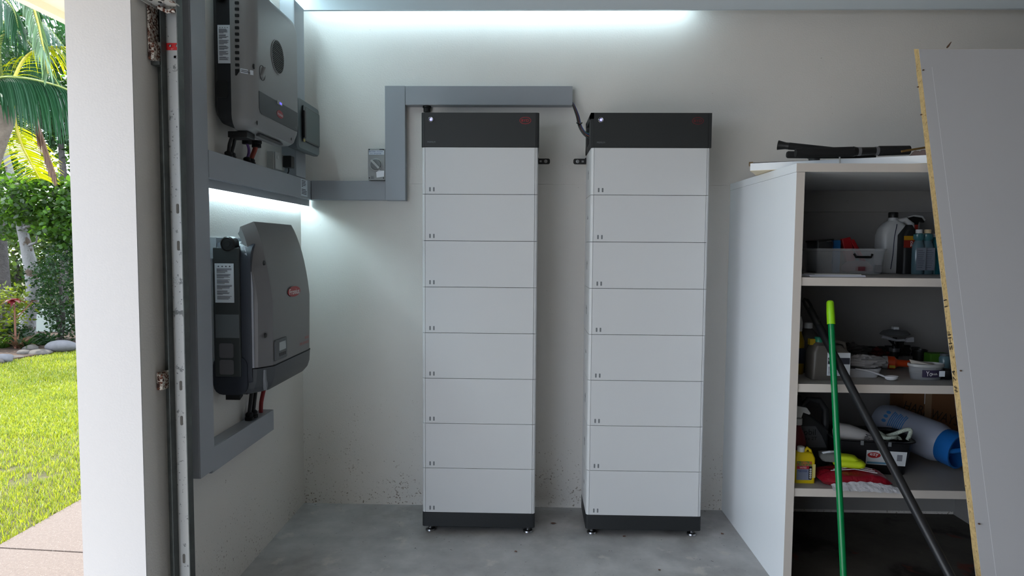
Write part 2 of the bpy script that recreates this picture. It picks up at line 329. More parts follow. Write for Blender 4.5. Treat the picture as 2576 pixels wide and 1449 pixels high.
# ---------------------------------------------------------------- battery towers
TY = -.3735; TB = .298
def tower(x0, label, wd, left_cut):
    t = thing('battery_tower', label, 'battery', (x0+wd/2, TY+TB/2, 0), group='battery towers on levelling feet')
    yb = TY+TB
    def prof(a, b, r=.014, groove=True):
        P = []
        for cx, cy, a0 in ((b-r, yb-r, 0), (a+r, yb-r, 90), (a+r, TY+r, 180)):
            for k in range(5): P.append((cx+r*math.cos(math.radians(a0+90*k/4)), cy+r*math.sin(math.radians(a0+90*k/4))))
        if groove:
            for x, y in ((a+.0145, TY), (a+.0145, TY+.005), (b-.0145, TY+.005), (b-.0145, TY)): P.append((x, y))
        for k in range(5): P.append((b-r+r*math.cos(math.radians(270+90*k/4)), TY+r+r*math.sin(math.radians(270+90*k/4))))
        return P
    x1 = x0+wd
    # feet
    for fx in (x0+.035, x1-.035):
        for fy in (TY+.045, yb-.045):
            f = MB().lathe([(.024, 0), (.026, .003), (.024, .010), (.010, .013), (.010, .018)], (fx, fy, 0), 18).build('levelling_foot', CHROME, t, smooth=40)
            MB().lathe([(.007, .018), (.007, .040)], (fx, fy, 0), 10).build('stud', STEEL, f)
    MB().prism(prof(x0-.001, x1+.001, .012, False), 'z', .038, .1115).build('base', BASED, t, smooth=40, bevel=.002)
    B('core', BLACKM, t, x0+.008, x1-.008, TY+.008, yb-.01, .10, 1.985)
    z = .1128
    for k in range(8):
        z0, z1 = z+.0011, z+.2335-.0011
        m = MB().prism(prof(x0, x1), 'z', z0, z1).build('battery_module', BODYW, t, smooth=30)
        B('front_panel', BODYP, m, x0+.0162, x1-.0162, TY-.0006, TY+.0045, z0, z1, .0008)
        for q in (0, 1):
            a = x0+.036+q*.0195; MB().prism(rrect(a+.004, z+.024, .0078, .021, .002, 2), 'y', TY-.0012, TY).build('index_mark', GREYP, m)
        MB().prism([(TY+.14, z+.138), (TY+.160, z+.118), (TY+.12, z+.118)], 'x', x0-.0006, x0+.001).build('side_arrow', GREYP, m)
        B('side_catch', GREYP if k % 3 else WHITEP, m, x0-.0006, x0+.001, TY+.132, TY+.148, z+.09, z+.118)
        z += .2335
    zt = 2.1515; z0 = 1.9815
    a, b = x0-.004, x1+.004
    if left_cut:
        # control unit with an open cable bay in its left side: shell of panels round the opening
        P = MB().prism([(a+.075, TY), (b, TY), (b, yb), (a+.075, yb)], 'z', z0, zt)
        P.box(a, a+.0765, TY, TY+.075, z0, zt).box(a, a+.0765, yb-.055, yb, z0, zt).box(a, a+.0765, TY, yb, zt-.03, zt).box(a, a+.0765, TY+.06, yb, z0, z0+.03)
        cu = P.build('control_unit', BODYD, t)
        for k in range(4): MB().lathe([(.011, 0), (.012, .016), (.008, .018), (.007, .026)], (a+.077-.026, TY+.11+.032*k, z0+.085), 10, ax='x').build('connector', BLACK, cu)
    else:
        cu = MB().prism(prof(a, b, .012, False), 'z', z0, zt).build('control_unit', BODYD, t, smooth=40, bevel=.0015)
    B('front_panel', BODYD, cu, a+.017, b-.017, TY-.0014, TY+.001, z0+.001, zt-.001, .0006)
    for gx in (a+.0155, b-.0165): B('panel_gap', BLACKM, cu, gx, gx+.0012, TY-.0006, TY+.001, z0, zt)
    bx, bzz = x0+.0455, zt-.0355
    pb = MB().lathe([(.0135, -.001), (.0135, -.004), (.0115, -.0055), (.0075, -.004)], (bx, TY-.001, bzz), 24, ax='y').build('power_button', CHROME, cu, smooth=50)
    MB().lathe([(.0065, -.001), (.006, -.0055)], (bx, TY-.001, bzz), 16, ax='y').build('indicator_light', BLED, cu)
    # oval badge
    lx, lz = x1-.0655, zt-.039
    R_ = REDD if left_cut else RED
    M = MB(); n = 32
    for k in range(n):
        c0, c1 = 2*math.pi*k/n, 2*math.pi*(k+1)/n
        M.faces([(lx+rx*math.cos(c), TY-.0021, lz+rz*math.sin(c)) for rx, rz, c in ((.0285, .0175, c0), (.0285, .0175, c1), (.0265, .0157, c1), (.0265, .0157, c0))], [(0, 1, 2, 3)])
    M.build('oval_badge', R_, cu, weld=True)
    text('BYD', .038, .012, (lx, TY-.0014, lz), XD, ZD, R_, cu)
    text('PREMIUM', .040, .0085, (x0+.0475, TY-.0014, z0+.024), XD, ZD, GREYP, cu)
    # wall brackets
    for sgn, xe in ((-1, x0), (1, x1)):
        xa, xb_ = (xe-.068, xe+.01) if sgn < 0 else (xe-.01, xe+.068)
        if sgn > 0 and left_cut: continue
        if sgn < 0 and not left_cut: xa = xe-.036
        P = rrect((xa+xb_)/2, 1.952, xb_-xa, .030, .010)
        br = MB().prism(P, 'y', yb+.012, yb+.018).box(xe-.006 if sgn < 0 else xe+.001, xe-.001 if sgn < 0 else xe+.006, yb-.02, yb+.013, 1.937, 1.967).build('wall_bracket', BLACK, t, smooth=40)
        bx_ = xe+sgn*.045 if not (sgn < 0 and not left_cut) else xe-.008
        MB().lathe([(.010, yb+.012), (.010, yb+.0105), (.006, yb+.010), (.006, yb+.004)], (bx_, 0, 1.952), 8, ax='y').build('bolt', STEEL, br)
        MB().box(bx_-sgn*.028-.006, bx_-sgn*.028+.006, yb+.0105, yb+.012, 1.947, 1.957).build('slot', STEEL, br)
        for q in range(1): MB().tube([(xa+.02, yb+.03, 1.952), (xa+.02, -.004, 1.952)], .004, 6).build('spacer', STEEL, br)
    return t
tower(.746, 'left battery tower of eight grey modules under the long horizontal trunking', .581, False)
tower(1.590, 'right battery tower of eight grey modules beside the white cabinet', .588, True)

def cable(name, pts, r, m, label, cat='cable', group=None, seg=8, parent=None):
    # smooth the path with Catmull-Rom
    P = [Vector(tuple(map(float, p))) for p in pts]; Q = []
    for i in range(len(P)-1):
        p0, p1, p2, p3 = P[max(i-1, 0)], P[i], P[i+1], P[min(i+2, len(P)-1)]
        for k in range(6):
            t = k/6; Q.append(.5*((2*p1)+(-p0+p2)*t+(2*p0-5*p1+4*p2-p3)*t*t+(-p0+3*p1-3*p2+p3)*t**3))
    Q.append(P[-1]); o = MB().tube(Q, r, seg).build(name, m, parent, smooth=60)
    if parent is None: tag(o, label, cat, group)
    return o
CB = mat('black_cable', (20, 20, 22), .45); CR = mat('brown_red_cable', (78, 40, 34), .5); CBL = mat('blue_cable', (34, 48, 100), .5)
ra = at(1440, 262, 'y', -.04)
def pyo(px, py, y): return at(px, py, 'y', y)
for k, (m_, lab, dx, y0) in enumerate(((CB, 'outermost black cable looping from trunking end into right battery tower', 0, -.06), (CR, 'reddish brown cable from trunking end into right battery tower', 3, -.055),
                                (CBL, 'blue cable from trunking end into right battery tower', 6, -.05), (mat('green_cable', (24, 64, 46), .5), 'thin green cable entering the side of right battery tower', 4, -.045))):
    cable('cable', [pyo(1436+dx*.5, 258, -.03), pyo(1441+dx*.7, 266, y0), pyo(1450+dx, 292, y0-.02), pyo(1456+dx, 318-k, y0-.05), pyo(1468+dx, 338-2*k, y0-.10), pyo(1484+dx, 350-5*k, -.20)], .0038 if k != 3 else .0025, m_, lab, group='cables into the right tower')
cable('cable_tie', [pyo(1451, 309, -.125), pyo(1458, 312, -.105), pyo(1464, 309, -.09)], .004, BLACK, 'black cable tie round the cables beside right battery tower', 'tie')
gq = at(1074, 276, 'y', -.034)
o = MB().lathe([(.010, -.075), (.010, -.034), (.019, -.032), (.019, -.012), (.023, -.010), (.023, 0)], (gq[0], -.034, 2.2535), 12).build('cable_gland', BLACKM)
tag(o, 'black cable gland under the long trunking just above the left battery tower', 'gland')
cable('cable', [(.744, -.15, 2.075), (.725, -.16, 2.06), (.722, -.17, 2.03), (.744, -.18, 2.015)], .006, CB, 'short black cable loop at left side of the left battery tower')

# ---------------------------------------------------------------- lower inverter (curved silver cover)
o = thing('solar_inverter', 'lower silver and navy inverter with curved cover on left wall', 'inverter', (.1, -.76, .87), group='wall inverters')
YA, YB_ = -1.07, -.475
# back body
rings = []
for x, ins in ((.012, .0), (.135, .0)):
    rings.append([(x, p[0], p[1]) for p in rrect((YA-.005+YB_)/2, 1.19, (YB_-YA)-.01-2*ins, .62, .07)])
rings.append([(.163, p[0], p[1]) for p in rrect((YA-.005+YB_)/2, 1.19, (YB_-YA)-.012, .61, .07)])
body = MB().loft(rings).build('body', NAVY, o, smooth=40)
# front profile x(z)
def fx(z):
    K = [(.885, .205), (.915, .219), (.93, .222), (1.25, .226), (1.33, .217), (1.42, .200), (1.50, .180), (1.55, .163), (1.583, .146)]
    for (a, xa), (b, xb) in zip(K, K[1:]):
        if a <= z <= b: return xa+(xb-xa)*(z-a)/(b-a)
    return K[0][1] if z < K[0][0] else K[-1][1]
def sec(z, dx=0., top=0.):
    f = fx(z)+dx; k = top
    yl, yr = YA+.012+k*.0, YB_
    bk = min(.158, f-.058)
    return [(bk, yl+.004+k, z-k*1.1), (bk+.010, yl+k*.9, z-k*.9), (f-.040, yl+.004+k*.6, z-k*.5), (f-.002, -.996+k*.3, z), (f, -.98+k*.3, z), (f, -.556-k*.3, z), (f-.002, -.535-k*.3, z), (f-.040, yr-k*.6, z-k*.5), (bk+.010, yr-k*.9, z-k*.9), (bk, yr-.004-k, z-k*1.1)]
zs = [.985, 1.05, 1.15, 1.25, 1.31, 1.36, 1.41, 1.45, 1.49, 1.53, 1.56, 1.583]
MB().loft([sec(z, 0, (.0 if z < 1.45 else (z-1.45)*.35)) for z in zs]).build('cover', SILV, o, smooth=24)
def bkx(z): return min(.158, fx(z)-.058)
MB().loft([[(bkx(z)-.002, YA+.013+k_-.006, z-k_), (bkx(z)+.013, YA+.012+k_*.9-.006, z-k_*.9), (bkx(z)+.013, YA+.030+k_, z-k_*.9), (bkx(z)-.002, YA+.030+k_, z-k_)] for z, k_ in [(q, 0 if q < 1.45 else (q-1.45)*.35) for q in zs if q < 1.50]]).build('side_trim', mat('pale_trim', (150, 152, 160), .4), o, smooth=40)
def secb(z, f, yl, yr, ins):
    return [(.03, yl+ins, z), (.13, yl+ins, z), (f-.045, yl+ins, z), (f-.003, -.996+ins, z), (f, -.98+ins, z), (f, -.556-ins, z), (f-.003, -.535-ins, z), (f-.045, yr-ins, z), (.13, yr-ins, z), (.03, yr-ins, z)]
bc = MB().loft([secb(.868, .165, YA+.01, YB_, .03), secb(.878, .195, YA+.01, YB_, .01), secb(.90, .213, YA+.01, YB_, .0), secb(.93, .223, YA+.01, YB_, 0), secb(.980, .226, YA+.01, YB_, 0)]).build('bottom_cover', CHAR, o, smooth=24)
B('cover_gap', BLACKM, o, .13, .2225, -1.0, -.53, .979, .986)
MB().prism([(-1.035, .972), (-1.012, .972), (-1.012, .90), (-1.020, .885), (-1.035, .93)], 'x', .19, .204).build('latch', mat('latch_grey', (112, 115, 120), .4), o)
for sz in (1.413, 1.115):
    MB().lathe([(.011, 0), (.008, .006)], (.203, -1.030, sz), 12, ax='x').build('cover_screw', BLACK, o)
B('side_plate', PLATE, o, .015, .122, YA-.008, YA+.006, .95, 1.475, .004)
MB().prism(rrect(.075, .955, .14, .16, .04), 'y', YA-.003, YA+.01).build('vent_cover', NAVY, o, smooth=40)
hk = MB().lathe([(.030, YA-.010), (.025, YA-.015), (.023, YA-.009), (.011, YA-.009), (.010, YA-.012)], (.078, 0, 1.49), 24, ax='y').build('carry_handle', BLACK, o, smooth=40)
MB().lathe([(.030, YA-.0099), (.030, YA+.03)], (.078, 0, 1.49), 24, ax='y').build('boss', BLACK, hk, smooth=40)
B('mounting_bracket', mat('zinc_plate', (170, 178, 184), .4, .4), o, .0, .008, YA+.005, YB_-.02, .95, 1.515)
MB().box(.0, .03, YA-.006, YA-.001, 1.43, 1.515).build('bracket_tab', mat('zinc_plate', (0, 0, 0)), o)
sticker(o, (.062, YA-.009, 1.332), XD, ZD, .077, .158, None, 34, m_icons=4, seed=2)
B('blank_label', STICKG, o, .022, .118, YA-.0095, YA-.008, 1.110, 1.205)
for sz in (1.058, .990): MB().prism(rrect(.064, sz, .058, .060, .008), 'y', YA-.0095, YA-.006).build('side_pad', mat('pad_grey', (88, 88, 92), .5), o)
# badge on the front
c = at(740, 733, 'x', .2265); n = 40
MB().loft([[(.2255+t, c[1]+.078*math.cos(2*math.pi*k/n), c[2]+.0235*math.sin(2*math.pi*k/n)) for k in range(n)] for t in (0, .0018)]).build('badge', mat('badge_red', (150, 38, 44), .45), o)
text('Fronius', .125, .025, (.2275, c[1], c[2]), YD, ZD, WHITEP, o)
c = at(707, 877, 'x', .2275)
lc = MB().prism(rrect(c[1], c[2], .132, .088, .008), 'x', .224, .2295).build('display_panel', CHAR, o, bevel=.001)
B('screen', mat('lcd_grey', (150, 156, 158), .2), lc, .2295, .2302, c[1]-.024, c[1]+.050, c[2]-.006, c[2]+.030)
for k in range(4): B('button', BLACK, lc, .2295, .2305, c[1]-.022+.020*k, c[1]-.012+.020*k, c[2]-.030, c[2]-.016)
text('FRONIUS', .052, .013, (.2268, -.592, 1.048), YD, ZD, RED, o); text('SYMO ADVANCED', .125, .013, (.2268, -.628, 1.026), YD, ZD, RED, o)
for ya, yb, zd in ((-1.02, -.99, .03), (-.95, -.89, .018), (-.62, -.58, .02)): MB().prism([(ya, .872), (yb, .872), (yb, .872-zd*.6), (ya, .872-zd)], 'x', .03, .09).build('connector_block', BLACKM, o)
def gland(c, r, h, parent): return MB().lathe([(r*1.15, 0), (r*1.15, h*.35), (r*.9, h*.4), (r*1.0, h*.45), (r*1.0, h*.8), (r*.6, h)], c, 12).build('cable_gland', BLACKM, parent, smooth=30)
for k, (yy, xx) in enumerate(((-.80, .033), (-.755, .033))):
    g = gland((xx, yy, .6985), .017, .036, None); tag(g, ('left' if k == 0 else 'right')+' black cable gland on the short trunking below lower inverter', 'gland')
    cable('cable', [(xx, yy, .73), (xx+.004, yy+.003, .77), (xx+.006, yy+.018, .83), (xx+.01, yy+.022, .868)], .0085, CB, ('left' if k == 0 else 'right')+' black cable from lower inverter down to short trunking')
cable('cable', [(.030, -.665, .699), (.032, -.662, .75), (.04, -.640, .82), (.05, -.635, .868)], .010, mat('red_cable', (135, 32, 34), .45), 'red cable from lower inverter down to short trunking')

# ---------------------------------------------------------------- upper inverter (flat silver front)
o = thing('solar_inverter', 'upper pale grey inverter with round fan grille on left wall', 'inverter', (.1, -.77, 1.95), group='wall inverters')
Y0, Y1, Z0, Z1 = -1.045, -.505, 1.950, 2.555
yc, zc = (Y0+Y1)/2, (Z0+Z1)/2
body = MB().loft([[(x, p[0], p[1]) for p in rrect(yc, zc+.02, (Y1-Y0)-.015-ins, (Z1-Z0)-.02-ins, .05)] for x, ins in ((.01, .04), (.03, .0), (.092, 0))]).build('body', mat('inverter_black', (27, 29, 33), .45), o, smooth=40)
def shell(x, l, r, b, t, rad): return [(x, p[0], p[1]) for p in rrect((Y0+l+Y1-r)/2, (Z0+b+Z1-t)/2, (Y1-Y0)-l-r, (Z1-Z0)-b-t, rad, 5)]
sh = MB().loft([shell(.088, 0, 0, 0, 0, .06), shell(.135, .004, .002, .004, .004, .06), shell(.158, .016, .012, .014, .014, .055), shell(.172, .034, .022, .042, .03, .05), shell(.1785, .050, .032, .062, .045, .045), shell(.1795, .058, .038, .070, .05, .04)]).build('cover', SILV2, o, smooth=28)
# cooling slots on the side
for k in range(11):
    z_ = 2.445-k*.0242; MB().prism(rrect(.1175-.0003*k, z_, .016, .0115, .002, 2), 'y', Y0-.0005, Y0+.012).build('cooling_slot', BLACKM, sh)
MB().prism([(.106, 2.187), (.122, 2.187), (.122, 2.178), (.111, 2.162), (.106, 2.162)], 'y', Y0-.0005, Y0+.012).build('cooling_slot', BLACKM, sh)
sticker(o, (.062, Y0+.003, 2.285), XD, ZD, .050, .150, None, 34, seed=3, m_icons=4)
MB().tube([(.05, Y0-.012, 2.475), (.05, Y0+.02, 2.475)], .024, 16).build('carry_handle', BLACK, o, smooth=40)
MB().prism(rrect(.050, 2.11, .045, .07, .010), 'y', Y0+.004, Y0+.012).build('side_cover', BLACK, o, smooth=40)
# front dark panel, fan grille, knob
dp = MB().prism([(-.993, 2.113), (-.548, 2.113), (-.548, 2.035), (-.556, 2.024), (-.970, 2.024), (-.985, 2.030), (-.993, 2.045)], 'x', .1785, .1815).build('dark_panel', mat('panel_charcoal', (50, 54, 56), .4), o)
fc = (-.786, 2.306); fr = .073
fan = MB().lathe([(fr, 0), (fr, .004), (fr-.004, .004), (fr-.004, 0)], (.1785, fc[0], fc[1]), 40, ax='x').build('fan_grille', SILV2, o, smooth=40)
MB().lathe([(fr-.003, 0), (fr-.003, .0012)], (.179, fc[0], fc[1]), 40, ax='x').build('fan_opening', BLACKM, fan)
for k in range(17):
    z_ = -fr+.010+k*(2*fr-.02)/16; h = math.sqrt(max(0, (fr-.005)**2-z_*z_)); B('grille_slat', mat('slat_grey', (62, 62, 62), .5), fan, .1802, .1825, fc[0]-h, fc[0]+h, fc[1]+z_-.0019, fc[1]+z_+.0014)
kn = MB().lathe([(.031, 0), (.031, .003), (.028, .003), (.027, -.006)], (.178, -.957, 2.194), 28, ax='x').build('dc_switch', mat('switch_recess', (52, 53, 54), .5), o, smooth=40)
MB().box(-.004, .012, -.008, .008, -.027, .027, Matrix.Translation((.180, -.957, 2.194)) @ Matrix.Rotation(math.radians(-35), 4, 'X')).build('switch_grip', mat('grip_grey', (130, 131, 132), .4), kn, bevel=.002)
MB().faces([(x_, y_+d_, z_) for d_ in (0, .006) for x_, y_, z_ in ((.128, -1.0475, 2.172), (.168, -1.022, 2.169), (.168, -1.022, 2.187), (.128, -1.0475, 2.190))], [(0, 1, 2, 3), (4, 5, 6, 7), (0, 1, 5, 4), (2, 3, 7, 6), (1, 2, 6, 5), (0, 3, 7, 4)]).build('data_label', STICK, o)
MB().faces([(x_, y_-.0006, z_) for q in (0, .006) for x_, y_, z_ in ((.131, -1.0456, 2.176+q), (.160-q, -1.0271-q*.6, 2.174+q), (.160-q, -1.0271-q*.6, 2.1765+q), (.131, -1.0456, 2.1785+q))], [(0, 1, 2, 3), (4, 5, 6, 7)]).build('fine_print', INK, o)
MB().lathe([(.012, 0), (.009, .004)], (.168, -1.012, 2.205), 10, ax='x').build('lock_slot', BLACK, o)
n = 36
MB().loft([[(.181+t, -.772+.038*math.cos(2*math.pi*k/n), 2.062+.017*math.sin(2*math.pi*k/n)) for k in range(n)] for t in (0, .0015)]).build('badge', mat('badge_red', (0, 0, 0)), dp)
text('Fronius', .060, .015, (.1822, -.772, 2.062), YD, ZD, WHITEP, dp)
text('GEN24', .030, .009, (.1815, -.572, 2.040), YD, ZD, GREYP, dp)
ln = MB().prism(rrect(-.775, 2.110, .058, .017, .005), 'x', .1812, .1835).build('status_light', CHROME, o, bevel=.001)
B('light_window', mat('blue_led', (90, 80, 240), .4, emit=1.2), ln, .1835, .184, -.778, -.755, 2.106, 2.114)
for yy in (-.99, -.60): MB().lathe([(.0055, 0), (.0035, .002)], (.1685, yy, 1.985), 8, sy=2, ax='x').build('cover_screw', BLACK, o)
B('underside_plate', BLACK, o, .05, .13, -1.0, -.92, 1.925, 1.95, .003)
MB().box(.135, .15, -.92, -.66, 1.944, 1.952).build('underside_grille', mat('slat_grey', (0, 0, 0)), o)
GT = zh1+.0006
for i, (yy, zz) in enumerate(((-.985, 1.925), (-.955, 1.925), (-.835, 1.945), (-.765, 1.945))):
    nm = ('far left', 'second from left', 'third from left', 'rightmost')[i]
    if i < 2:
        cable('cable', [(.045, yy, GT+.02), (.047, yy+.002, 1.88), (.052, yy+(.004 if i else -.002), 1.90), (.06, yy, zz)], .0075, CB, nm+' cable under the upper inverter, black, down to trunking')
    elif i == 2:
        cable('cable', [(.045, yy+.03, GT+.02), (.05, yy+.036, 1.885), (.058, yy+.02, 1.905), (.062, yy-.005, 1.925), (.065, yy-.012, 1.93)], .006, mat('purple_cable', (92, 60, 120), .5), 'purple cable curving down from upper inverter to trunking')
    else:
        cable('cable', [(.045, yy+.005, GT+.02), (.048, yy+.008, 1.88), (.054, yy+.018, 1.905), (.06, yy+.018, 1.925)], .0105, mat('orange_red_cable', (142, 58, 42), .5), 'thick orange red cable from upper inverter down to trunking')
    g = gland((.045, yy+(0, .0, .03, .005)[i], GT), .0155, .026, None); tag(g, nm+' of four black cable glands on trunking below upper inverter', 'gland')
for yy in (-.847, -.747): gl = MB().lathe([(.02, 1.921), (.02, 1.937), (.023, 1.939), (.023, 1.951)], (.064, yy, 0), 12).build('underside_gland', BLACKM, o, smooth=30)

# ---------------------------------------------------------------- distribution box, socket, plug
o = thing('distribution_box', 'grey distribution box with clear smoked door beside the upper inverter', 'box', (.12, -.29, 1.962))
DBY0, DBY1, DBZ0, DBZ1 = -.455, -.125, 1.962, 2.215
GB = mat('enclosure_grey', (92, 102, 106), .4)
MB().loft([[(x, p[0], p[1]) for p in rrect((DBY0+DBY1)/2, (DBZ0+DBZ1)/2, DBY1-DBY0-i_, DBZ1-DBZ0-i_, .02)] for x, i_ in ((.0765, .03), (.125, 0), (.142, .0), (.150, .012))]).build('enclosure', GB, o, smooth=30)
dr = MB().prism(rrect((DBY0+DBY1)/2+.02, (DBZ0+DBZ1)/2+.008, .255, .175, .012), 'x', .150, .158).build('door', mat('smoked_clear_door', (36, 47, 51), .3), o, smooth=30, bevel=.002)
B('door_window', mat('smoked_window', (60, 76, 77), .3), dr, .158, .1585, DBY0+.09, DBY1-.028, DBZ0+.055, DBZ1-.038)
B('door_latch', BLACK, dr, .156, .168, DBY0+.045, DBY0+.07, DBZ0+.06, DBZ1-.06, .003)
B('yellow_tag', mat('tag_yellow', (150, 140, 80), .5), dr, .157, .1595, DBY0+.052, DBY0+.075, DBZ0+.040, DBZ0+.054)
o = thing('power_outlet', 'white surface power outlet on left wall above horizontal trunking', 'outlet', (.02, -.41, 1.856))
WP = mat('outlet_white', (196, 198, 196), .4)
B('back_box', WP, o, 0, .035, -.475, -.345, 1.856, 1.945, .003)
fp = B('face_plate', WP, o, .035, .043, -.470, -.350, 1.858, 1.943, .003)
B('rocker_switch', mat('rocker_white', (210, 210, 208), .3), fp, .043, .046, -.455, -.437, 1.910, 1.925)
o = thing('power_plug', 'black plug adaptor in the white outlet beside the corner trunking', 'plug', (.06, -.42, 1.87))
B('plug_body', BLACK, o, .047, .088, -.385, -.335, 1.876, 1.935, .004)
cable('cable', [(.066, -.360, 1.876), (.066, -.359, 1.86), (.06, -.357, GT+.004)], .003, CB, '', parent=o)

# ---------------------------------------------------------------- sectional door track on left wall
o = thing('door_track', 'galvanised vertical door track with slotted channel on left wall', 'track', (.06, -1.43, -.02))
ta, tb = .034, .088; yw = at(470, 600, 'x', tb)[1]; yf = yw-.036
zt0, zt1 = 0.002, 2.9
B('web', GALV, o, ta, tb, yw-.003, yw, zt0, zt1)
B('inner_flange', GALV_SHADE, o, ta-.003, ta, yf, yw, zt0, zt1); B('outer_flange', GALV_SHADE, o, tb, tb+.003, yf, yw, zt0, zt1)
B('mounting_angle', GALV_SHADE, o, .001, .004, yw-.002, yw+.02, zt0, zt1); B('angle_leg', GALV_SHADE, o, .004, ta-.003, yw-.002, yw+.001, zt0, zt1)
for px, py in ((447, 525), (449, 618), (455, 970), (457, 1058), (463, 1405)):
    c = at(px, py, 'y', yw-.003); MB().prism(rrect(c[0], c[2], .009, .034, .004, 3), 'y', yw-.0045, yw-.003).build('slot', mat('slot_shadow', (92, 88, 82), .6), o)
c = at(440, 118, 'y', yw); B('painted_band', REDPAINT, o, ta+.0003, tb-.0003, yw-.0042, yw-.003, c[2]-.012, c[2]+.012)
for dx in (-.012, .012): MB().lathe([(.0045, yw-.0042), (.004, yw-.009), (.001, yw-.010)], ((ta+tb)/2+dx, 0, c[2]+.002), 10, ax='y').build('rivet', CHROME, o)
MB().lathe([(.0075, yw-.003), (.0075, yw-.0045), (.0045, yw-.0045), (.0045, yw-.003)], ((ta+tb)/2+.003, 0, c[2]-.035), 12, ax='y').build('eyelet', STEEL, o)
def rustbr(label, z0, z1, tall):
    q = thing('track_bracket', label, 'bracket', (.03, -1.45, z0))
    B('rusty_plate', RUST, q, 0.004, .012, -1.478, -1.425, z0, z1, .001); B('bracket_arm', GALVR, q, .012, .031, -1.431, -1.425, z0+.012, min(z1, z0+.07), .001)
    B('foot_plate', RUST, q, .012, .024, -1.478, -1.43, z0, z0+.055, .002)
    if tall: MB().prism([(.0, z0-.012), (.03, z0-.012), (.03, z0), (.0, z0)], 'y', -1.455, -1.425).build('lower_tab', GALV_SHADE, q)
    return q
q = rustbr('tall rusty steel bracket fixing the top of the door track', at(385, 152, 'x', .012)[2], 2.29, True)
q = rustbr('small rusty steel bracket halfway down the door track', at(405, 980, 'x', .012)[2], at(405, 936, 'x', .012)[2], False)
o = thing('door_hinge_plate', 'perforated steel roller arm at the very top of the door track', 'bracket', (.06, -1.47, 2.29))
B('perforated_arm', GALVR, o, .010, .092, -1.55, -1.435, 2.292, 2.297); B('arm_lip', GALVR, o, .010, .014, -1.60, -1.43, 2.283, 2.305)
for q in range(3): MB().lathe([(.006, 2.2905), (.006, 2.292)], (.03+.02*q, -1.50+.02*(q % 2), 0), 8).build('hole', BLACKM, o)
MB().lathe([(.008, 2.283), (.008, 2.292)], (.05, -1.465, 0), 6).build('bolt', STEEL, o)
MB().tube([(.03, -1.455, 2.285), (.055, -1.448, 2.272), (.082, -1.445, 2.276)], .007, 8).build('roller_stem', RUST, o, smooth=60)

# ================================================================ CABINET, BOARD, POLES
CX0, CX1, CY, ZT = 2.392, 3.72, -.911, 1.840
cab = thing('storage_cabinet', 'tall open white cabinet with three shelves against the back wall', 'cabinet', ((CX0+CX1)/2, CY/2, 0))
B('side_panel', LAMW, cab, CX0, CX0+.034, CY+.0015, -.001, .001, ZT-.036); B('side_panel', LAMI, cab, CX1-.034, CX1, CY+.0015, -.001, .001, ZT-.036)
B('top_panel', LAMW, cab, CX0-.001, CX1, CY+.0015, -.001, ZT-.035, ZT)
B('edge_strip', LAME, cab, CX0, CX0+.034, CY, CY+.0014, .001, ZT-.036); B('edge_strip', LAME, cab, CX0-.001, CX1, CY, CY+.0014, ZT-.035, ZT)
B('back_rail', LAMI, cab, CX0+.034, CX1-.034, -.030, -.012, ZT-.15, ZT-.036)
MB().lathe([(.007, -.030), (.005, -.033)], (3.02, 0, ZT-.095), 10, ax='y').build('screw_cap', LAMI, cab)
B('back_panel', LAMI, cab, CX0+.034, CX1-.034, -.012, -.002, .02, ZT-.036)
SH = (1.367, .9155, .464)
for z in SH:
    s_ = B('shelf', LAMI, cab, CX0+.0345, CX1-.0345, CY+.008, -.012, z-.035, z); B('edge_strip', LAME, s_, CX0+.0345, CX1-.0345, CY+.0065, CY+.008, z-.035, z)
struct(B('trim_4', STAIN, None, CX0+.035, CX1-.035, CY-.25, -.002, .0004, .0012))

# white board leaning on the cabinet front
bd = thing('leaning_board', 'large white melamine board with raw chipboard edge leaning on the cabinet', 'board', (3.5, -1.40, .005))
zt_, zb_ = 2.322, .008
def by(z): return -.935+(1.84-z)*-.268-.040
BXA, BXB = 2.903, 4.16; th = .036
def bpan(x0, x1, t0, t1, za, zb2):
    return [(x, by(z)+t, z+t*.26) for z in (za, zb2) for t in (t0, t1) for x in (x0, x1)]
FB = [(0, 2, 3, 1), (4, 5, 7, 6), (0, 1, 5, 4), (2, 6, 7, 3), (0, 4, 6, 2), (1, 3, 7, 5)]
# the upper left corner of the sheet is broken off a little
n_ = 60
cr = MB(); rg = []
for k in range(n_+1):
    z = zb_+(zt_-zb_)*k/n_; j = random.uniform(-.0016, .0016)
    if k == n_: j += .006
    rg.append([(BXA+j, by(z)+.0012, z), (BXA+.01, by(z)+.0012, z), (BXA+.01, by(z)+th-.0012, z+.26*th), (BXA+random.uniform(-.0012, .0012), by(z)+th-.0012, z+.26*th)])
cr.loft(rg).build('chipboard_edge', CHIP, bd)
MB().faces(bpan(BXA+.001, BXB, 0, .0012, zb_, zt_-.0005), FB).build('front_laminate', BOARDW, bd)
MB().faces(bpan(BXA+.0003, BXB, th-.0012, th, zb_, zt_), FB).build('back_laminate', BOARDW, bd)
MB().faces(bpan(BXA+.01, BXB, .0012, th-.0012, zb_, zt_), FB).build('chipboard_core', CHIP, bd)
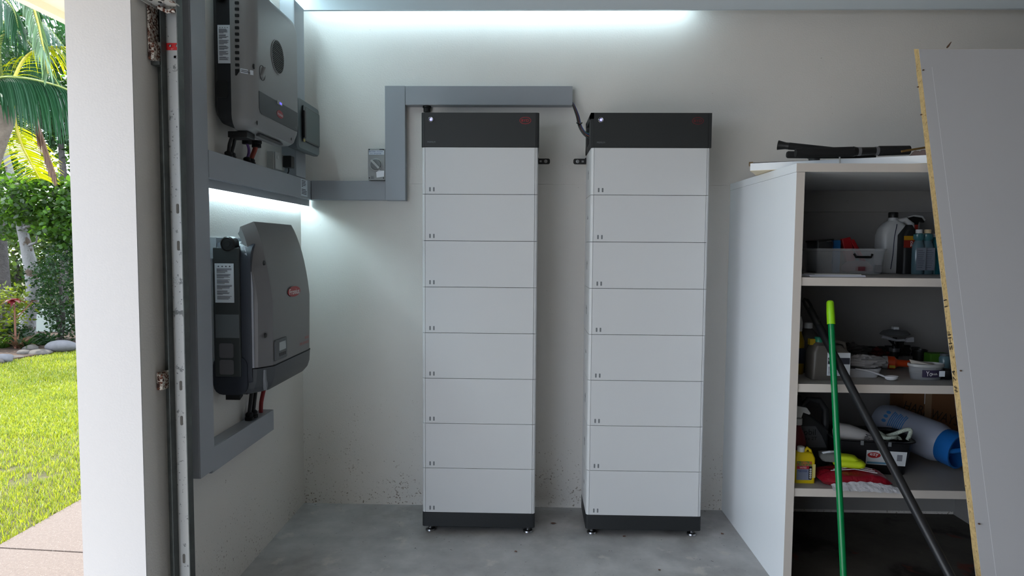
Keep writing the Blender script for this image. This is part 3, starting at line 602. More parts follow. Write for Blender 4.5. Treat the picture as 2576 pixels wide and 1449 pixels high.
# pencil marks on the raw edge, splinters, fine scratch down the face
def edgept(z, t, x=BXA-.0022): return Vector((x, by(z)+t, z+.26*t))
for s_, z, L_ in (('# 74', .985, .085), ('SHF', 1.135, .072), ('11', 1.275, .030)):
    yd = (Vector((0, -.268*-1, 1))).normalized()
    # writing runs up the edge: x axis of the text points up the board
    up = (edgept(z+.1, .018)-edgept(z, .018)).normalized()
    text(s_, L_, .019, edgept(z, .018), up, Vector((0, up.z, -up.y)), mat('pencil', (60, 50, 38), .7), bd, name='handwriting', depth=.0)
M = MB()
p0, p1 = edgept(zt_-.08, -.0004, BXA+.045), edgept(.1, -.0004, BXA+.052)
M.faces([p0, p0+Vector((.0012, 0, 0)), p1+Vector((.0015, 0, 0)), p1], [(0, 1, 2, 3)]).build('scratch', mat('scratch_white', (232, 232, 235), .6), bd)
for z, dx in ((2.225, .006), (2.16, -.003), (2.04, -.003), (1.03, .012), (.50, .012)):
    MB().lathe([(.001, 0), (.005, .002), (.003, .005)], (BXA+dx, by(z)+(0.030 if dx < 0 else -.004), z), 6).build('loose_chip', mat('dark_chip', (88, 64, 46), .8), bd)
MB().tube([(3.025, by(zt_)+.01, zt_+.008), (3.030, by(zt_)+.01, zt_+.014), (3.042, by(zt_)+.01, zt_+.032)], [.003, .004, .0012], 6).build('splinter', mat('dark_chip', (0, 0, 0)), bd)

# things on top of the cabinet
bl, br_ = at(1887, 430, 'z', ZT+.002), at(2330, 411, 'z', ZT+.002)
u_ = Vector((br_[0]-bl[0], br_[1]-bl[1], 0)).normalized(); v_ = Vector((-u_.y, u_.x, 0))
p = Vector(bl); L_ = .70; Wd = .22
ob = thing('shelf_board', 'loose pale blue white board lying on the cabinet top overhanging its left side', 'board', (p.x, p.y, ZT+.0025))
fpt = [p, p+u_*L_, p+u_*L_+v_*Wd, p+v_*Wd]
MB().loft([[(q.x, q.y, ZT+.0035) for q in fpt], [(q.x, q.y, ZT+.036) for q in fpt]]).build('panel', LAMW, ob)
MB().loft([[(q.x, q.y, ZT+.0022) for q in fpt], [(q.x, q.y, ZT+.0035) for q in fpt]]).build('cream_underside', CREAM, ob)
for px in (1914, 2113):
    q = at(px, 424 if px < 2000 else 408, 'z', ZT+.02); q = Vector((q[0], q[1], ZT))-v_*.006
    MB().tube([(q.x, q.y, ZT+.006), (q.x, q.y, ZT+.012), (q.x-.002, q.y, ZT+.045)], [.006, .0038, .0032], 8).build('shelf_pin', mat('pin_white', (190, 190, 188), .4), ob, smooth=40)
def rod(pts, rs, name, m, label, cat, group=None, seg=14, **k):
    o = MB().tube([tuple(map(float, q)) for q in pts], rs, seg).build(name, m, None, smooth=50)
    tag(o, label, cat, group); return o
FOAM = mat('black_foam', (14, 14, 15), .85, bump=(400, .2)); 
def P_(px, py, y): return Vector(tuple(map(float, at(px, py, 'y', y))))
yy = -.78
# thick rod with flared rubber butt
o = thing('fishing_rod', 'black foam gripped rod with flared butt, uppermost on the cabinet top', 'rod', P_(1960, 366, -.60), group='rods on top of the cabinet')
a, b = P_(1957, 365, -.55), P_(2100, 378, -.66); c = P_(2250, 384, -.72)
MB().tube([a, a+(b-a)*.03, a+(b-a)*.14, a+(b-a)*.2], [.0225, .021, .016, .016], 16).build('butt_cap', BLACK, o, smooth=50)
MB().tube([a+(b-a)*.2, b, c], [.0165, .013, .008], 14).build('foam_grip', FOAM, o, smooth=50)
o = thing('fishing_rod', 'black rod lying level with two pale silver rings on the cabinet top', 'rod', P_(2000, 384, -.80), group='rods on top of the cabinet')
a, b = P_(2001, 385, -.80), P_(2320, 377, -.84)
MB().tube([a, a+(b-a)*.04, a+(b-a)*.05, a+(b-a)*.46], [.019, .019, .0205, .021], 16).build('foam_grip', FOAM, o, smooth=50)
MB().tube([a+(b-a)*.46, a+(b-a)*.49, a+(b-a)*.70], [.022, .018, .016], 14).build('reel_seat', BLACK, o, smooth=50)
for t in (.505, .645): MB().tube([a+(b-a)*(t-.012), a+(b-a)*(t+.012)], .0185, 14).build('metal_ring', mat('dull_ring', (120, 120, 124), .35, .6), o, smooth=50)
MB().tube([a+(b-a)*.66, a+(b-a)*.9], [.021, .019], 14).build('fore_grip', FOAM, o, smooth=50)
o = thing('fishing_rod', 'lowest black rod beneath the others on the cabinet top with rounded end', 'rod', P_(1984, 390, -.78), group='rods on top of the cabinet')
a, b = P_(1979, 389, -.74), P_(2300, 393, -.79)
MB().tube([a, a+(b-a)*.01, a+(b-a)*.3, a+(b-a)*.7], [.012, .0155, .015, .010], 14).build('foam_grip', FOAM, o, smooth=50)
o = MB().lathe([(.012, 0), (.024, .002), (.024, .014), (.028, .016), (.028, .026)], tuple(P_(2048, 404, -.66)[:2])+(ZT+.037,), 16).build('reel', mat('reel_grey', (90, 90, 92), .3, .6)); tag(o, 'small round metal reel under the rods on the cabinet top', 'reel')
a = P_(1884, 413, -.42); b = P_(1990, 409, -.46)
o = thing('broom_stick', 'thin dark stick with brass coloured square tip at far left of cabinet top', 'stick', a)
MB().tube([a, a+(b-a)*.10], [.0105, .0105], 4).build('metal_tip', mat('brass_tip', (120, 98, 70), .5), o); MB().tube([a+(b-a)*.1, b+(b-a)*.8], .007, 8).build('shaft', BLACKM, o)
CL = mat('dusty_pink_cloth', (150, 128, 124), .9, bump=(60, .4))
M = MB(); q = P_(2305, 388, -.80); n = 18; m_ = 12
vs = []
for i in range(n+1):
    for j in range(m_+1):
        u, v = i/n*2-1, j/m_*2-1; h = max(0, 1-(u*u*.9+v*v)**1.2)*.034*(.75+.35*math.sin(u*9+v*3)+.2*math.sin(v*11)); vs.append((q.x+u*.09+.05, q.y+v*.06, ZT+.038+h))
o = M.faces(vs, [(i*(m_+1)+j, (i+1)*(m_+1)+j, (i+1)*(m_+1)+j+1, i*(m_+1)+j+1) for i in range(n) for j in range(m_)]).build('rag', CL, None, smooth=70); tag(o, 'crumpled dusty pink rag on the cabinet top beside leaning board', 'cloth')
a, b = P_(2268, 381, -.86), P_(2328, 371, -.84)
rod([a, b, b+(b-a)*.4], [.005, .005, .005], 'stick', mat('ochre_stick', (110, 84, 40), .6), 'short ochre brown stick lying above the pink rag', 'stick', seg=6)

# poles
def pole(name, label, pts, specs):
    o = thing(name, label, 'pole', pts[0])
    return o
# green broom handle
g0 = P_(2088, 757, -.86); g1 = P_(2122, 1449, -1.12); d = (g1-g0); d /= abs(d.z); g2 = g0+d*(g0.z-.004)
o = thing('broom', 'green metal broom handle with lime green grip leaning on the cabinet shelves', 'pole', g2)
gl = (g1-g0).normalized(); GR = mat('lime_grip', (140, 205, 20), .4); GN = mat('green_enamel', (0, 118, 62), .22)
MB().tube([g0-gl*.002, g0, g0+gl*.006, g0+gl*.05, g0+gl*.10], [.006, .011, .0145, .016, .0165], 18).build('grip', GR, o, smooth=50)
MB().tube([g0+gl*.10, g2], .0128, 18).build('shaft', GN, o, smooth=60)
k0 = P_(2024, 752, -.72); k1 = P_(2390, 1449, -1.40); kl = (k1-k0).normalized(); d = (k1-k0); d /= abs(d.z); k2 = k0+d*(k0.z-.02)
o = thing('mop', 'black pole with hanging hole at top leaning diagonally across the cabinet shelves', 'pole', k2)
side = Vector((kl.z, 0, -kl.x)).normalized()
loop = [k0+kl*.055+side*.010, k0+kl*.03+side*.0115, k0+kl*.008+side*.009, k0, k0+kl*.008-side*.009, k0+kl*.03-side*.0115, k0+kl*.055-side*.010]
MB().tube(loop, .0062, 8).build('hanging_loop', BLACK, o, smooth=60)
MB().tube([k0+kl*.05, k0+kl*.065, k0+kl*.14], [.013, .0165, .0155], 16).build('handle_grip', BLACK, o, smooth=50)
MB().tube([k0+kl*.14, k0+kl*.145, k2], [.0145, .0165, .0175], 18).build('shaft', mat('black_tube', (26, 27, 30), .38), o, smooth=60)

# ================================================================ ITEMS ON THE SHELVES
def L(name, prof, c, m, parent, seg=20, sx=1., sy=1., smooth=45, label=None): return MB().lathe(prof, c, seg, sx, sy).build(name, m, parent, smooth=smooth, label=label)
def box_loft(levels, name, m, parent, smooth=40, n=4, local=True):
    """levels: (z, half width x, half depth y, corner radius, dx)"""
    return MB().loft([[(q[0]+lv[4] if len(lv) > 4 else q[0], q[1], lv[0]) for q in rrect(0, 0, lv[1]*2, lv[2]*2, lv[3], n)] for lv in levels]).build(name, m, parent, smooth=smooth, local=local)
def sh_(px, py, k, dy=0.):
    q = at(px, py, 'z', SH[k]); return (float(q[0]), float(q[1])+dy, SH[k]+.0005)
def Lp(name, prof, m, parent, x=0, y=0, z=0, **k):   # lathe in local coordinates of parent
    seg = k.pop('seg', 18); sm = k.pop('smooth', 45); ax = k.pop('ax', 'z')
    return MB().lathe(prof, (x, y, z), seg, k.get('sx', 1), k.get('sy', 1), ax).build(name, m, parent, smooth=sm, local=True)

# --- top shelf
TR = mat('clear_plastic', (205, 208, 212), .15, alpha=.32); 
o = thing('storage_tub', 'clear plastic tub with black handle full of oddments on top shelf', 'tub', sh_(2150, 687, 0, .10))
wdx, dpy = .175, .11
def shellbox(lv0, lv1, t, name, m, parent, local=True):
    M = MB(); out = []
    for (z, a, b, r) in (lv0, lv1): out.append([(q[0], q[1], z) for q in rrect(0, 0, a*2, b*2, r, 3)])
    for (z, a, b, r) in (lv1, lv0): out.append([(q[0], q[1], z if z == lv1[0] else z+t) for q in rrect(0, 0, (a-t)*2, (b-t)*2, r, 3)])
    return M.loft(out).build(name, m, parent, smooth=40, local=local)
tubw = .105; o.location.x = 2.822; o.location.y = -.42; ORG[o] = tuple(o.location)
shellbox((0, .150, .085, .02), (.118, .164, .095, .02), .0025, 'tub_body', TR, o)
MB().loft([[(q[0], q[1], z) for q in rrect(0, 0, a*2, b*2, .02, 3)] for z, a, b in ((.110, .165, .096), (.122, .170, .100), (.122, .160, .091), (.110, .160, .091))]).build('rim', TR, o, smooth=40, local=True)
MB().tube([(.005, -.102, .098), (.012, -.106, .082), (.082, -.106, .082), (.090, -.102, .095)], [.0055, .006, .006, .0055], 8).build('handle', BLACK, o, local=True, smooth=50)
MB().box(.105, .140, -.0985, -.0965, .010, .045).build('label', mat('faint_label', (120, 120, 124), .5), o, local=True)
tl = o
def small(name, label, cat, loc, build, rz=0, group=None):
    q = thing(name, label, cat, loc, rz, group); build(q); return q
ox, oy, oz = tl.location
small('hand_tool', 'folded red handled tool sticking up from clear tub', 'tool', (ox+.055, oy+.01, oz+.004), lambda q: (MB().box(-.022, .022, -.012, .012, 0, .175, Matrix.Rotation(math.radians(-14), 4, 'Y')).build('red_handle', mat('tool_red', (150, 20, 28), .4), q, local=True, bevel=.004), MB().box(.02, .040, -.010, .012, .0, .165, Matrix.Rotation(math.radians(-30), 4, 'Y') @ Matrix.Translation((.04, 0, -.02))).build('red_arm', mat('tool_red', (0, 0, 0)), q, local=True, bevel=.004)))
small('brush', 'small bright blue brush standing in clear tub on top shelf', 'brush', (ox-.035, oy-.0, oz+.004), lambda q: (MB().box(-.018, .018, -.012, .012, 0, .158).build('brush_head', mat('bright_blue', (25, 95, 150), .5), q, local=True, bevel=.003), [MB().box(-.017, .017, -.0135, -.012, z, z+.003).build('ridge', mat('bright_blue', (0, 0, 0)), q, local=True) for z in (.125, .135, .145)]))
small('pouch', 'crumpled dull pink pouch lying inside clear tub', 'pouch', (ox+.05, oy-.04, oz+.004), lambda q: Lp('pouch_body', [(.03, 0), (.06, .012), (.062, .03), (.04, .055), (.01, .06)], mat('dull_pink', (120, 60, 68), .7), q, sx=1.2, sy=.8))
small('pouch', 'dark maroon wrapped bundle behind the red tool in clear tub', 'pouch', (ox-.0, oy+.05, oz+.004), lambda q: Lp('bundle', [(.02, 0), (.035, .03), (.035, .10), (.020, .135), (.004, .142)], mat('maroon', (58, 34, 38), .7), q, sx=1.1, sy=.8))
o = thing('dark_caddy', 'dark grey open caddy with black lid standing in left end of clear tub', 'caddy', (ox-.115, oy, oz+.004))
shellbox((0, .036, .06, .010), (.152, .040, .065, .010), .003, 'caddy_body', mat('smoky_plastic', (42, 44, 48), .3), o)
MB().loft([[(q[0], q[1], z+q[0]*.12) for q in rrect(0, 0, a*2, b*2, .012, 3)] for z, a, b in ((.152, .044, .068), (.160, .044, .068))]).build('lid', BLACK, o, local=True)
for k, (lab, dz, c_, rz, L2) in enumerate((('bottom booklet of papers at front left of top shelf', 0, (205, 205, 210), .03, .24), ('middle booklet of papers at front left of top shelf', .0042, (200, 202, 215), -.02, .235), ('top curled sheet on papers at front left of top shelf', .0084, (175, 175, 172), .05, .20))):
    o = MB().box(-L2/2, L2/2, -.05, .05, 0, .0038, Matrix.Rotation(rz, 4, 'Z')).build('booklet', mat('paper_%d' % k, c_, .6)); o.location = (float(at(2075, 694, 'z', SH[0])[0]), -.80, SH[0]+.0004+dz); tag(o, lab, 'paper', 'papers on the top shelf')

HD = mat('milky_hdpe', (190, 192, 194), .35, bump=(30, .1)); LBK = mat('label_black', (24, 24, 26), .5)
o = thing('chemical_jug', 'large milky white jug with black cap on top shelf', 'jug', sh_(2256, 688, 0, .055))
box_loft([(0, .066, .048, .02), (.006, .070, .052, .022), (.19, .070, .052, .024), (.225, .064, .048, .03), (.250, .045, .036, .03), (.264, .022, .022, .02), (.285, .020, .020, .0199)], 'jug_body', HD, o)
Lp('cap', [(.023, .278), (.023, .302), (.020, .306)], BLACK, o); 
MB().tube([(.02, 0, .262), (.060, 0, .268), (.092, 0, .245), (.096, 0, .20), (.066, 0, .165)], [.010, .013, .013, .012, .010], 10, sy=1.1).build('handle', HD, o, smooth=60, local=True)
MB().tube([(-.008, -.0526, .245), (-.018, -.053, .18), (-.022, -.053, .09), (-.030, -.0528, .02)], .0018, 5).build('level_line', mat('navy_line', (40, 44, 70), .5), o, local=True)
o = thing('pesticide_bottle', 'dark labelled bottle with yellow and red band beside milky jug', 'bottle', sh_(2296, 690, 0, .05))
box_loft([(0, .040, .035, .015), (.19, .040, .035, .015), (.225, .022, .022, .02), (.24, .014, .014, .0139)], 'bottle_body', LBK, o)
for n_2, z0, z1, c_ in (('yellow_band', .165, .185, (165, 120, 20)), ('red_band', .128, .165, (120, 30, 20))): MB().box(-.0405, .0405, -.0362, -.034, z0, z1).build(n_2, mat(n_2, c_, .5), o, local=True)
for s_, z in (('D', .154), ('P', .139)): text(s_, .010, .012, (-.004, -.0366, z), XD, ZD, WHITEP, o, local=True)
def sprayer(name, label, loc, bodym, collarm, headm, h=.2, r=.03, rz=0., sy=.75, hs=1.):
    o = thing(name, label, 'spray bottle', loc, rz)
    Lp('bottle_body', [(r*.9, 0), (r, .006), (r, h*.62), (r*.8, h*.78), (r*.42, h*.92), (r*.38, h)], bodym, o, sy=sy)
    Lp('collar', [(r*.5, h-.008), (r*.5, h+.02)], collarm, o)
    M = MB().prism([(x*hs, h+z*hs) for x, z in ((-.014, .018), (-.016, .038), (-.040, .040), (-.045, .052), (-.010, .062), (.03, .056), (.045, .036), (.040, .030), (.018, .038), (.012, .018))], 'y', -.009, .009)
    M.build('spray_head', headm, o, local=True, bevel=.002)
    MB().tube([(-.022*hs, 0, h+.038*hs), (-.032*hs, 0, h+.018*hs), (-.042*hs, 0, h-.006)], .0035, 6).build('trigger', headm, o, local=True)
    return o
sprayer('spray_bottle', 'black spray bottle with red collar on top shelf', sh_(2313, 688, 0, .06), LBK, mat('collar_red', (190, 45, 35), .4), BLACK, .225, .030)
sprayer('spray_bottle', 'white topped spray bottle at back of top shelf behind black spray bottle', (float(at(2300, 640, 'y', -.24)[0]), -.24, SH[0]+.0005), mat('milky_bottle', (150, 155, 158), .35), mat('sp_white', (190, 192, 192), .4), mat('sp_white', (0, 0, 0)), .235, .036)
TEAL = mat('teal_liquid_bottle', (92, 118, 128), .15, trans=.25); TEALD = mat('teal_neck', (70, 118, 124), .2, trans=.25)
for px, cap, lab in ((2318, (190, 192, 196), 'translucent teal dosing bottle with white cap on top shelf'), (2340, (196, 176, 140), 'translucent teal dosing bottle with cream cap on top shelf beside board')):
    o = thing('dosing_bottle', lab, 'bottle', sh_(px, 691, 0, .035), group='teal dosing bottles on the top shelf')
    Lp('bottle_body', [(.026, 0), (.029, .005), (.029, .135), (.020, .158), (.016, .163)], TEAL, o, sy=.8)
    Lp('dosing_chamber', [(.014, .160), (.025, .172), (.025, .192), (.013, .200)], TEALD, o, sy=.8)
    Lp('cap', [(.015, .198), (.015, .214), (.013, .216)], mat('cap_%d' % px, cap, .4), o)
    MB().box(-.019, .024, -.0245, -.0205, .02, .128).build('label', mat('pale_label', (150, 152, 145) if px > 2330 else (120, 126, 138), .5), o, local=True)
    M = MB()
    for k in range(9): M.box(-.015, .008+.003*(k % 4), -.0252, -.0246, .034+.010*k, .0355+.010*k)
    M.build('fine_print', INK, o, local=True)
o = thing('dosing_bottle', 'teal bottle almost hidden behind the leaning board on top shelf', 'bottle', sh_(2366, 691, 0, .05)); Lp('bottle_body', [(.026, 0), (.028, .05), (.028, .13), (.014, .16), (.012, .18)], mat('dark_teal', (24, 92, 100), .2), o); Lp('cap', [(.014, .18), (.014, .197)], mat('cap_2318', (0, 0, 0)), o)

# --- middle shelf
o = thing('spray_bottle', 'yellow bottle with white spray top tucked at far left of middle shelf', 'spray bottle', sh_(2018, 945, 1, .05))
Lp('bottle_body', [(.022, 0), (.024, .01), (.024, .15), (.012, .185), (.010, .20)], mat('dull_yellow', (150, 125, 20), .45), o); Lp('cap', [(.013, .195), (.014, .235), (.008, .262)], mat('sp_white', (0, 0, 0)), o)
MB().box(-.012, .020, -.0252, -.022, .05, .12).build('label', INK, o, local=True)
GJ = mat('taupe_jug', (84, 80, 76), .4)
o = thing('jerry_bottle', 'tall dark grey bottle with white cap on middle shelf', 'bottle', sh_(2052, 944, 1, .10))
box_loft([(0, .046, .045, .015), (.16, .046, .045, .018), (.185, .032, .035, .02), (.205, .016, .016, .0159)], 'bottle_body', mat('charcoal_bottle', (58, 56, 55), .4), o); Lp('cap', [(.019, .200), (.019, .224), (.017, .227)], mat('cap_2318', (0, 0, 0)), o)
o = thing('herbicide_jug', 'taupe plastic jug with green cap and white label on middle shelf', 'jug', sh_(2093, 958, 1, .048))
box_loft([(0, .080, .042, .012), (.004, .083, .045, .014), (.118, .083, .045, .018), (.150, .060, .038, .02, -.012), (.158, .028, .020, .018, -.040), (.166, .017, .017, .0169, -.042)], 'jug_body', GJ, o)
Lp('cap', [(.019, .162), (.019, .182), (.016, .185)], mat('cap_green', (30, 110, 88), .4), o, x=-.042); MB().box(-.085, -.062, -.012, .012, .150, .176).build('yellow_tag', mat('dull_yellow', (0, 0, 0)), o, local=True)
MB().tube([(-.018, 0, .150), (.03, 0, .166), (.066, 0, .158), (.074, 0, .115)], [.009, .010, .010, .009], 10).build('handle', GJ, o, local=True, smooth=60)
MB().box(-.022, .076, -.0462, -.0445, .022, .122).build('label', STICK, o, local=True)
MB().box(-.020, .074, -.0468, -.0462, .072, .100).build('label_band', INK, o, local=True)
text('Drill', .020, .010, (-.008, -.0470, .091), XD, ZD, WHITEP, o, local=True)
M = MB()
for k in range(6): M.box(-.018, .04+.005*(k % 3), -.0468, -.0462, .028+.006*k, .030+.006*k)
M.build('fine_print', INK, o, local=True)
o = thing('measuring_scoop', 'white plastic pan with long white scoop handle on middle shelf', 'scoop', sh_(2178, 955, 1, .10))
WPL = mat('white_plastic', (196, 198, 204), .35)
shellbox((0, .085, .055, .03), (.040, .098, .065, .035), .003, 'pan', WPL, o)
MB().tube([(-.03, -.066, .040), (.02, -.080, .035), (.06, -.10, .022), (.085, -.118, .012)], [.007, .007, .007, .007], 8, sy=.6).build('long_handle', WPL, o, local=True, smooth=60)
MB().lathe([(.012, .0), (.020, .006), (.023, .018), (.020, .018), (.012, .006)], (.100, -.118, .002), 18, 1.3, .8).build('scoop_bowl', mat('scoop_white', (215, 216, 220), .35), o, local=True, smooth=60)
def crumple(name, label, cat, loc, rx, ry, rz_, m, seed, n=30, amp=.35, group=None, f=3.):
    from mathutils import noise as NZ
    off = Vector((seed*3.1, seed*1.7, seed*.9)); vs = []; fs = []
    for i in range(n+1):
        for j in range(n):
            t, q = math.pi*i/n, 2*math.pi*j/n; d = Vector((math.sin(t)*math.cos(q), math.sin(t)*math.sin(q), math.cos(t)))
            a = abs(NZ.noise(d*f+off)); b = abs(NZ.noise(d*f*2.3+off*2)); c = NZ.noise(d*1.3+off)
            k = 1+amp*(1.1*c-1.5*a-.8*b+.3)
            vs.append((d.x*rx*k, d.y*ry*k, max(0, d.z*rz_*k+rz_*.8)))
    for i in range(n):
        for j in range(n): fs.append((i*n+j, i*n+(j+1) % n, (i+1)*n+(j+1) % n, (i+1)*n+j))
    o = MB().faces(vs, fs).build(name, m, None, smooth=38); o.location = (loc[0], loc[1], loc[2]); tag(o, label, cat, group); return o
crumple('paper_towel', 'crumpled pale white cloth lying over white pan on middle shelf', 'cloth', (float(at(2200, 955, 'z', SH[1])[0]), sh_(2178, 955, 1, .09)[1], SH[1]+.040), .088, .055, .032, mat('pale_cloth', (138, 136, 138), .85), 3, amp=.42, f=1.5)
crumple('glove', 'small off white rag behind the white scoop pan', 'cloth', sh_(2262, 925, 1, .03), .028, .045, .012, mat('grey_cloth', (130, 126, 120), .85), 9, amp=.5)
crumple('plastic_bag', 'translucent grey crumpled bag at back of middle shelf', 'bag', sh_(2150, 905, 1, .05), .10, .06, .045, mat('smoky_bag', (92, 90, 90), .3, alpha=.75), 5, amp=.8, f=1.8)
o = crumple('rag', 'dark red rag behind pale cloth on middle shelf', 'cloth', sh_(2215, 900, 1, .05), .07, .035, .022, mat('dark_red_rag', (96, 30, 30), .8), 8, amp=.6, f=1.8)
o = thing('torch', 'orange and white torch lying on its side on middle shelf', 'torch', sh_(2262, 935, 1, .055), rz=-.35)
OR = mat('torch_orange', (180, 62, 25), .3)
Lp('head', [(.020, -.05), (.030, -.045), (.031, -.025)], mat('torch_white', (175, 178, 182), .35), o, z=.032, ax='x'); Lp('barrel', [(.031, -.025), (.031, .005), (.022, .012), (.017, .02), (.016, .085), (.012, .09)], OR, o, z=.032, ax='x')
MB().box(-.02, .005, -.034, -.028, .012, .024).build('yellow_sticker', mat('yellow_sticker', (170, 150, 40), .5), o, local=True)
o = thing('sprinkler_head', 'chrome and dark glass clamp on a stand at back of middle shelf', 'fitting', sh_(2262, 905, 1, .05))
Lp('stand', [(.022, 0), (.022, .018), (.012, .022), (.010, .08)], BLACK, o, z=.03); Lp('collar_ring', [(.025, 0), (.025, .018)], mat('dull_ring', (0, 0, 0)), o, z=.035); Lp('foot', [(.02, 0), (.02, .03)], BLACKM, o)
Lp('dome', [(.075, .125), (.078, .128), (.060, .145), (.030, .152), (.005, .154)], mat('smoked_dome', (92, 94, 96), .15), o, sy=.6)
MB().box(-.014, .014, -.012, .012, .152, .166).build('top_clip', mat('clip_white', (210, 212, 216), .2), o, local=True, bevel=.002)
MB().tube([(-.085, -.03, .118), (-.05, -.035, .108), (-.01, -.035, .098), (.03, -.035, .100)], [.009, .008, .006, .007], 8).build('chrome_arm', mat('satin_chrome', (185, 188, 195), .3, .25), o, local=True, smooth=50)
MB().prism([(.028, .096), (.044, .112), (.074, .118), (.076, .092), (.040, .090)], 'y', -.045, -.03).build('chrome_jaw', mat('satin_chrome', (0, 0, 0)), o, local=True, bevel=.002)
MB().tube([(-.045, -.03, .10), (-.008, -.02, .068)], .005, 6).build('link', BLACK, o, local=True); MB().box(.010, .038, -.02, .01, .055, .10).build('black_block', BLACK, o, local=True)
for k in range(7):
    px = 2198+k*22; h = (.052, .048, .050, .052, .050, .055, .046)[k]; o = thing('pipe_fitting', ('leftmost', 'second from left', 'third from left', 'middle', 'third from right', 'second from right', 'rightmost')[k]+' of the seven black pipe fittings at back of middle shelf', 'fitting', sh_(px, 903, 1, .10+.01*(k % 2)), group='black pipe fittings on the middle shelf')
    Lp('elbow', [(.020, 0), (.022, .008), (.018, .012), (.018, h*.8), (.021, h*.82), (.021, h)], BLACKM, o, seg=10, smooth=30); MB().tube([(0, 0, h*.5), (.0, -.03, h*.5)], .012, 8).build('spigot', BLACKM, o, local=True)
o = thing('black_cup', 'dark glossy cup on middle shelf behind the clear pot', 'cup', sh_(2330, 915, 1, .06)); Lp('cup_body', [(.028, 0), (.034, .055), (.036, .056), (.036, .062), (.031, .062), (.025, .004)], BLACK, o); MB().tube([(.032, 0, .045), (.05, 0, .04), (.046, 0, .018), (.030, 0, .015)], .004, 6).build('handle', BLACK, o, local=True)
GK = mat('grey_nozzle', (70, 70, 72), .5)
o = thing('black_hand_tool', 'dark caulking gun and nozzle lying behind the taupe jug on middle shelf', 'tool', sh_(2140, 880, 1, .06), rz=.5)
MB().tube([(-.08, 0, .12), (-.03, 0, .085), (.08, -.02, .055)], [.012, .014, .004], 8).build('nozzle', BLACKM, o, local=True, smooth=40); MB().prism([(-.06, 0), (-.02, 0), (.0, .06), (-.02, .10), (-.06, .11)], 'y', -.01, .01).build('grip', BLACKM, o, local=True); MB().tube([(-.01, -.01, .095), (.015, -.02, .10), (.03, -.02, .088)], .006, 6).build('steel_hook', STEEL, o, local=True)
o = thing('clear_pot', 'round clear tub with torn lid and purple label on middle shelf', 'tub', sh_(2342, 958, 1, .042))
Lp('pot_body', [(.062, 0), (.064, .003), (.073, .058), (.071, .058), (.061, .004)], mat('clear_pot_plastic', (150, 152, 156), .2, alpha=.5), o, seg=28, sy=.62); Lp('lid_rim', [(.074, .056), (.077, .058), (.077, .068), (.072, .070), (.070, .060)], mat('lid_plastic', (170, 172, 172), .25, alpha=.75), o, seg=28, sy=.62)
Lp('contents', [(.058, .004), (.064, .030), (.01, .034)], mat('dark_contents', (50, 50, 56), .7), o, seg=20, sy=.6)
MB().loft([[(.0705*math.sin(a)*(1+.0), -.0445*math.cos(a), z) for a in [(-.55+1.4*i/8) for i in range(9)]]+[(.0665*math.sin(a), -.0415*math.cos(a), z) for a in [(-.55+1.4*(8-i)/8) for i in range(9)]] for z in (.014, .046)]).build('label', mat('purple_label', (48, 42, 66), .5), o, local=True)
text('Yo', .026, .022, (-.012, -.0455, .031), XD, ZD, WHITEP, o, local=True); text('bish', .022, .009, (.012, -.0455, .030), XD, ZD, WHITEP, o, local=True)
MB().box(.036, .060, -.0395, -.030, .018, .042).build('price_label', STICK, o, local=True)
MB().faces([(-.07, -.01, .070), (-.074, .0, .086), (-.03, .01, .074), (.03, -.02, .071), (.0, -.04, .070)], [(0, 1, 2, 3, 4)]).build('torn_film', mat('torn_film', (150, 145, 138), .6), o, local=True)
o = B('sponge_block', mat('green_block', (70, 120, 30), .7), None, 0, .10, 0, .06, 0, .055, .006); o.location = (sh_(2372, 920, 1)[0], sh_(2372, 920, 1)[1]+.05, SH[1]+.001); tag(o, 'green sponge block at right of middle shelf beside leaning board', 'sponge')
o = thing('black_bowl', 'small black bowl at right end of middle shelf beside board', 'bowl', sh_(2392, 958, 1, .04)); Lp('bowl_body', [(.02, 0), (.038, .02), (.040, .042), (.037, .042), (.018, .004)], BLACK, o)
o = thing('glass_jar', 'pale blue jar behind clear pot beside leaning board', 'jar', sh_(2388, 930, 1, .04)); Lp('jar_body', [(.022, 0), (.024, .05), (.018, .06)], mat('pale_blue_glass', (110, 140, 150), .2), o); Lp('lid', [(.020, .06), (.020, .07)], STICKG, o)

# --- bottom shelf
o = thing('oil_can', 'large black oil bottle with moulded side handle on bottom shelf', 'bottle', sh_(2050, 1190, 2, .13))
OC = mat('oil_black', (44, 45, 48), .45)
box_loft([(0, .098, .050, .02), (.17, .098, .050, .02), (.215, .072, .045, .02, -.02), (.262, .034, .03, .025, -.046), (.285, .026, .026, .0259, -.050)], 'bottle_body', OC, o)
Lp('cap', [(.031, .283), (.031, .325), (.028, .328)], BLACKM, o, x=-.050)
MB().tube([(-.02, 0, .275), (.015, 0, .310), (.065, 0, .305), (.094, 0, .265), (.096, 0, .19), (.09, 0, .13)], [.012, .015, .016, .016, .017, .018], 12).build('side_handle', OC, o, local=True, smooth=60)
MB().prism([(-.085, .095), (.085, .095), (.060, .150), (.030, .195), (-.085, .195)], 'y', -.0515, -.049).build('label', mat('grey_oil_label', (84, 86, 90), .5), o, local=True)
text('Mobil', .085, .028, (-.012, -.0518, .168), XD, ZD, mat('label_black', (0, 0, 0)), o, local=True); text('ora 2T', .065, .016, (.005, -.0518, .138), XD, ZD, mat('label_black', (0, 0, 0)), o, local=True)
o = sprayer('spray_bottle', 'dark red spray bottle with white head at left of bottom shelf', sh_(2018, 1205, 2, .075), mat('dark_red_bottle', (92, 26, 32), .4), mat('sp_white', (0, 0, 0)), mat('sp_white', (0, 0, 0)), .235, .042, hs=1.25)
o = thing('weedkiller_bottle', 'small yellow bottle with white cap and printed label on bottom shelf', 'bottle', sh_(2026, 1217, 2, .030))
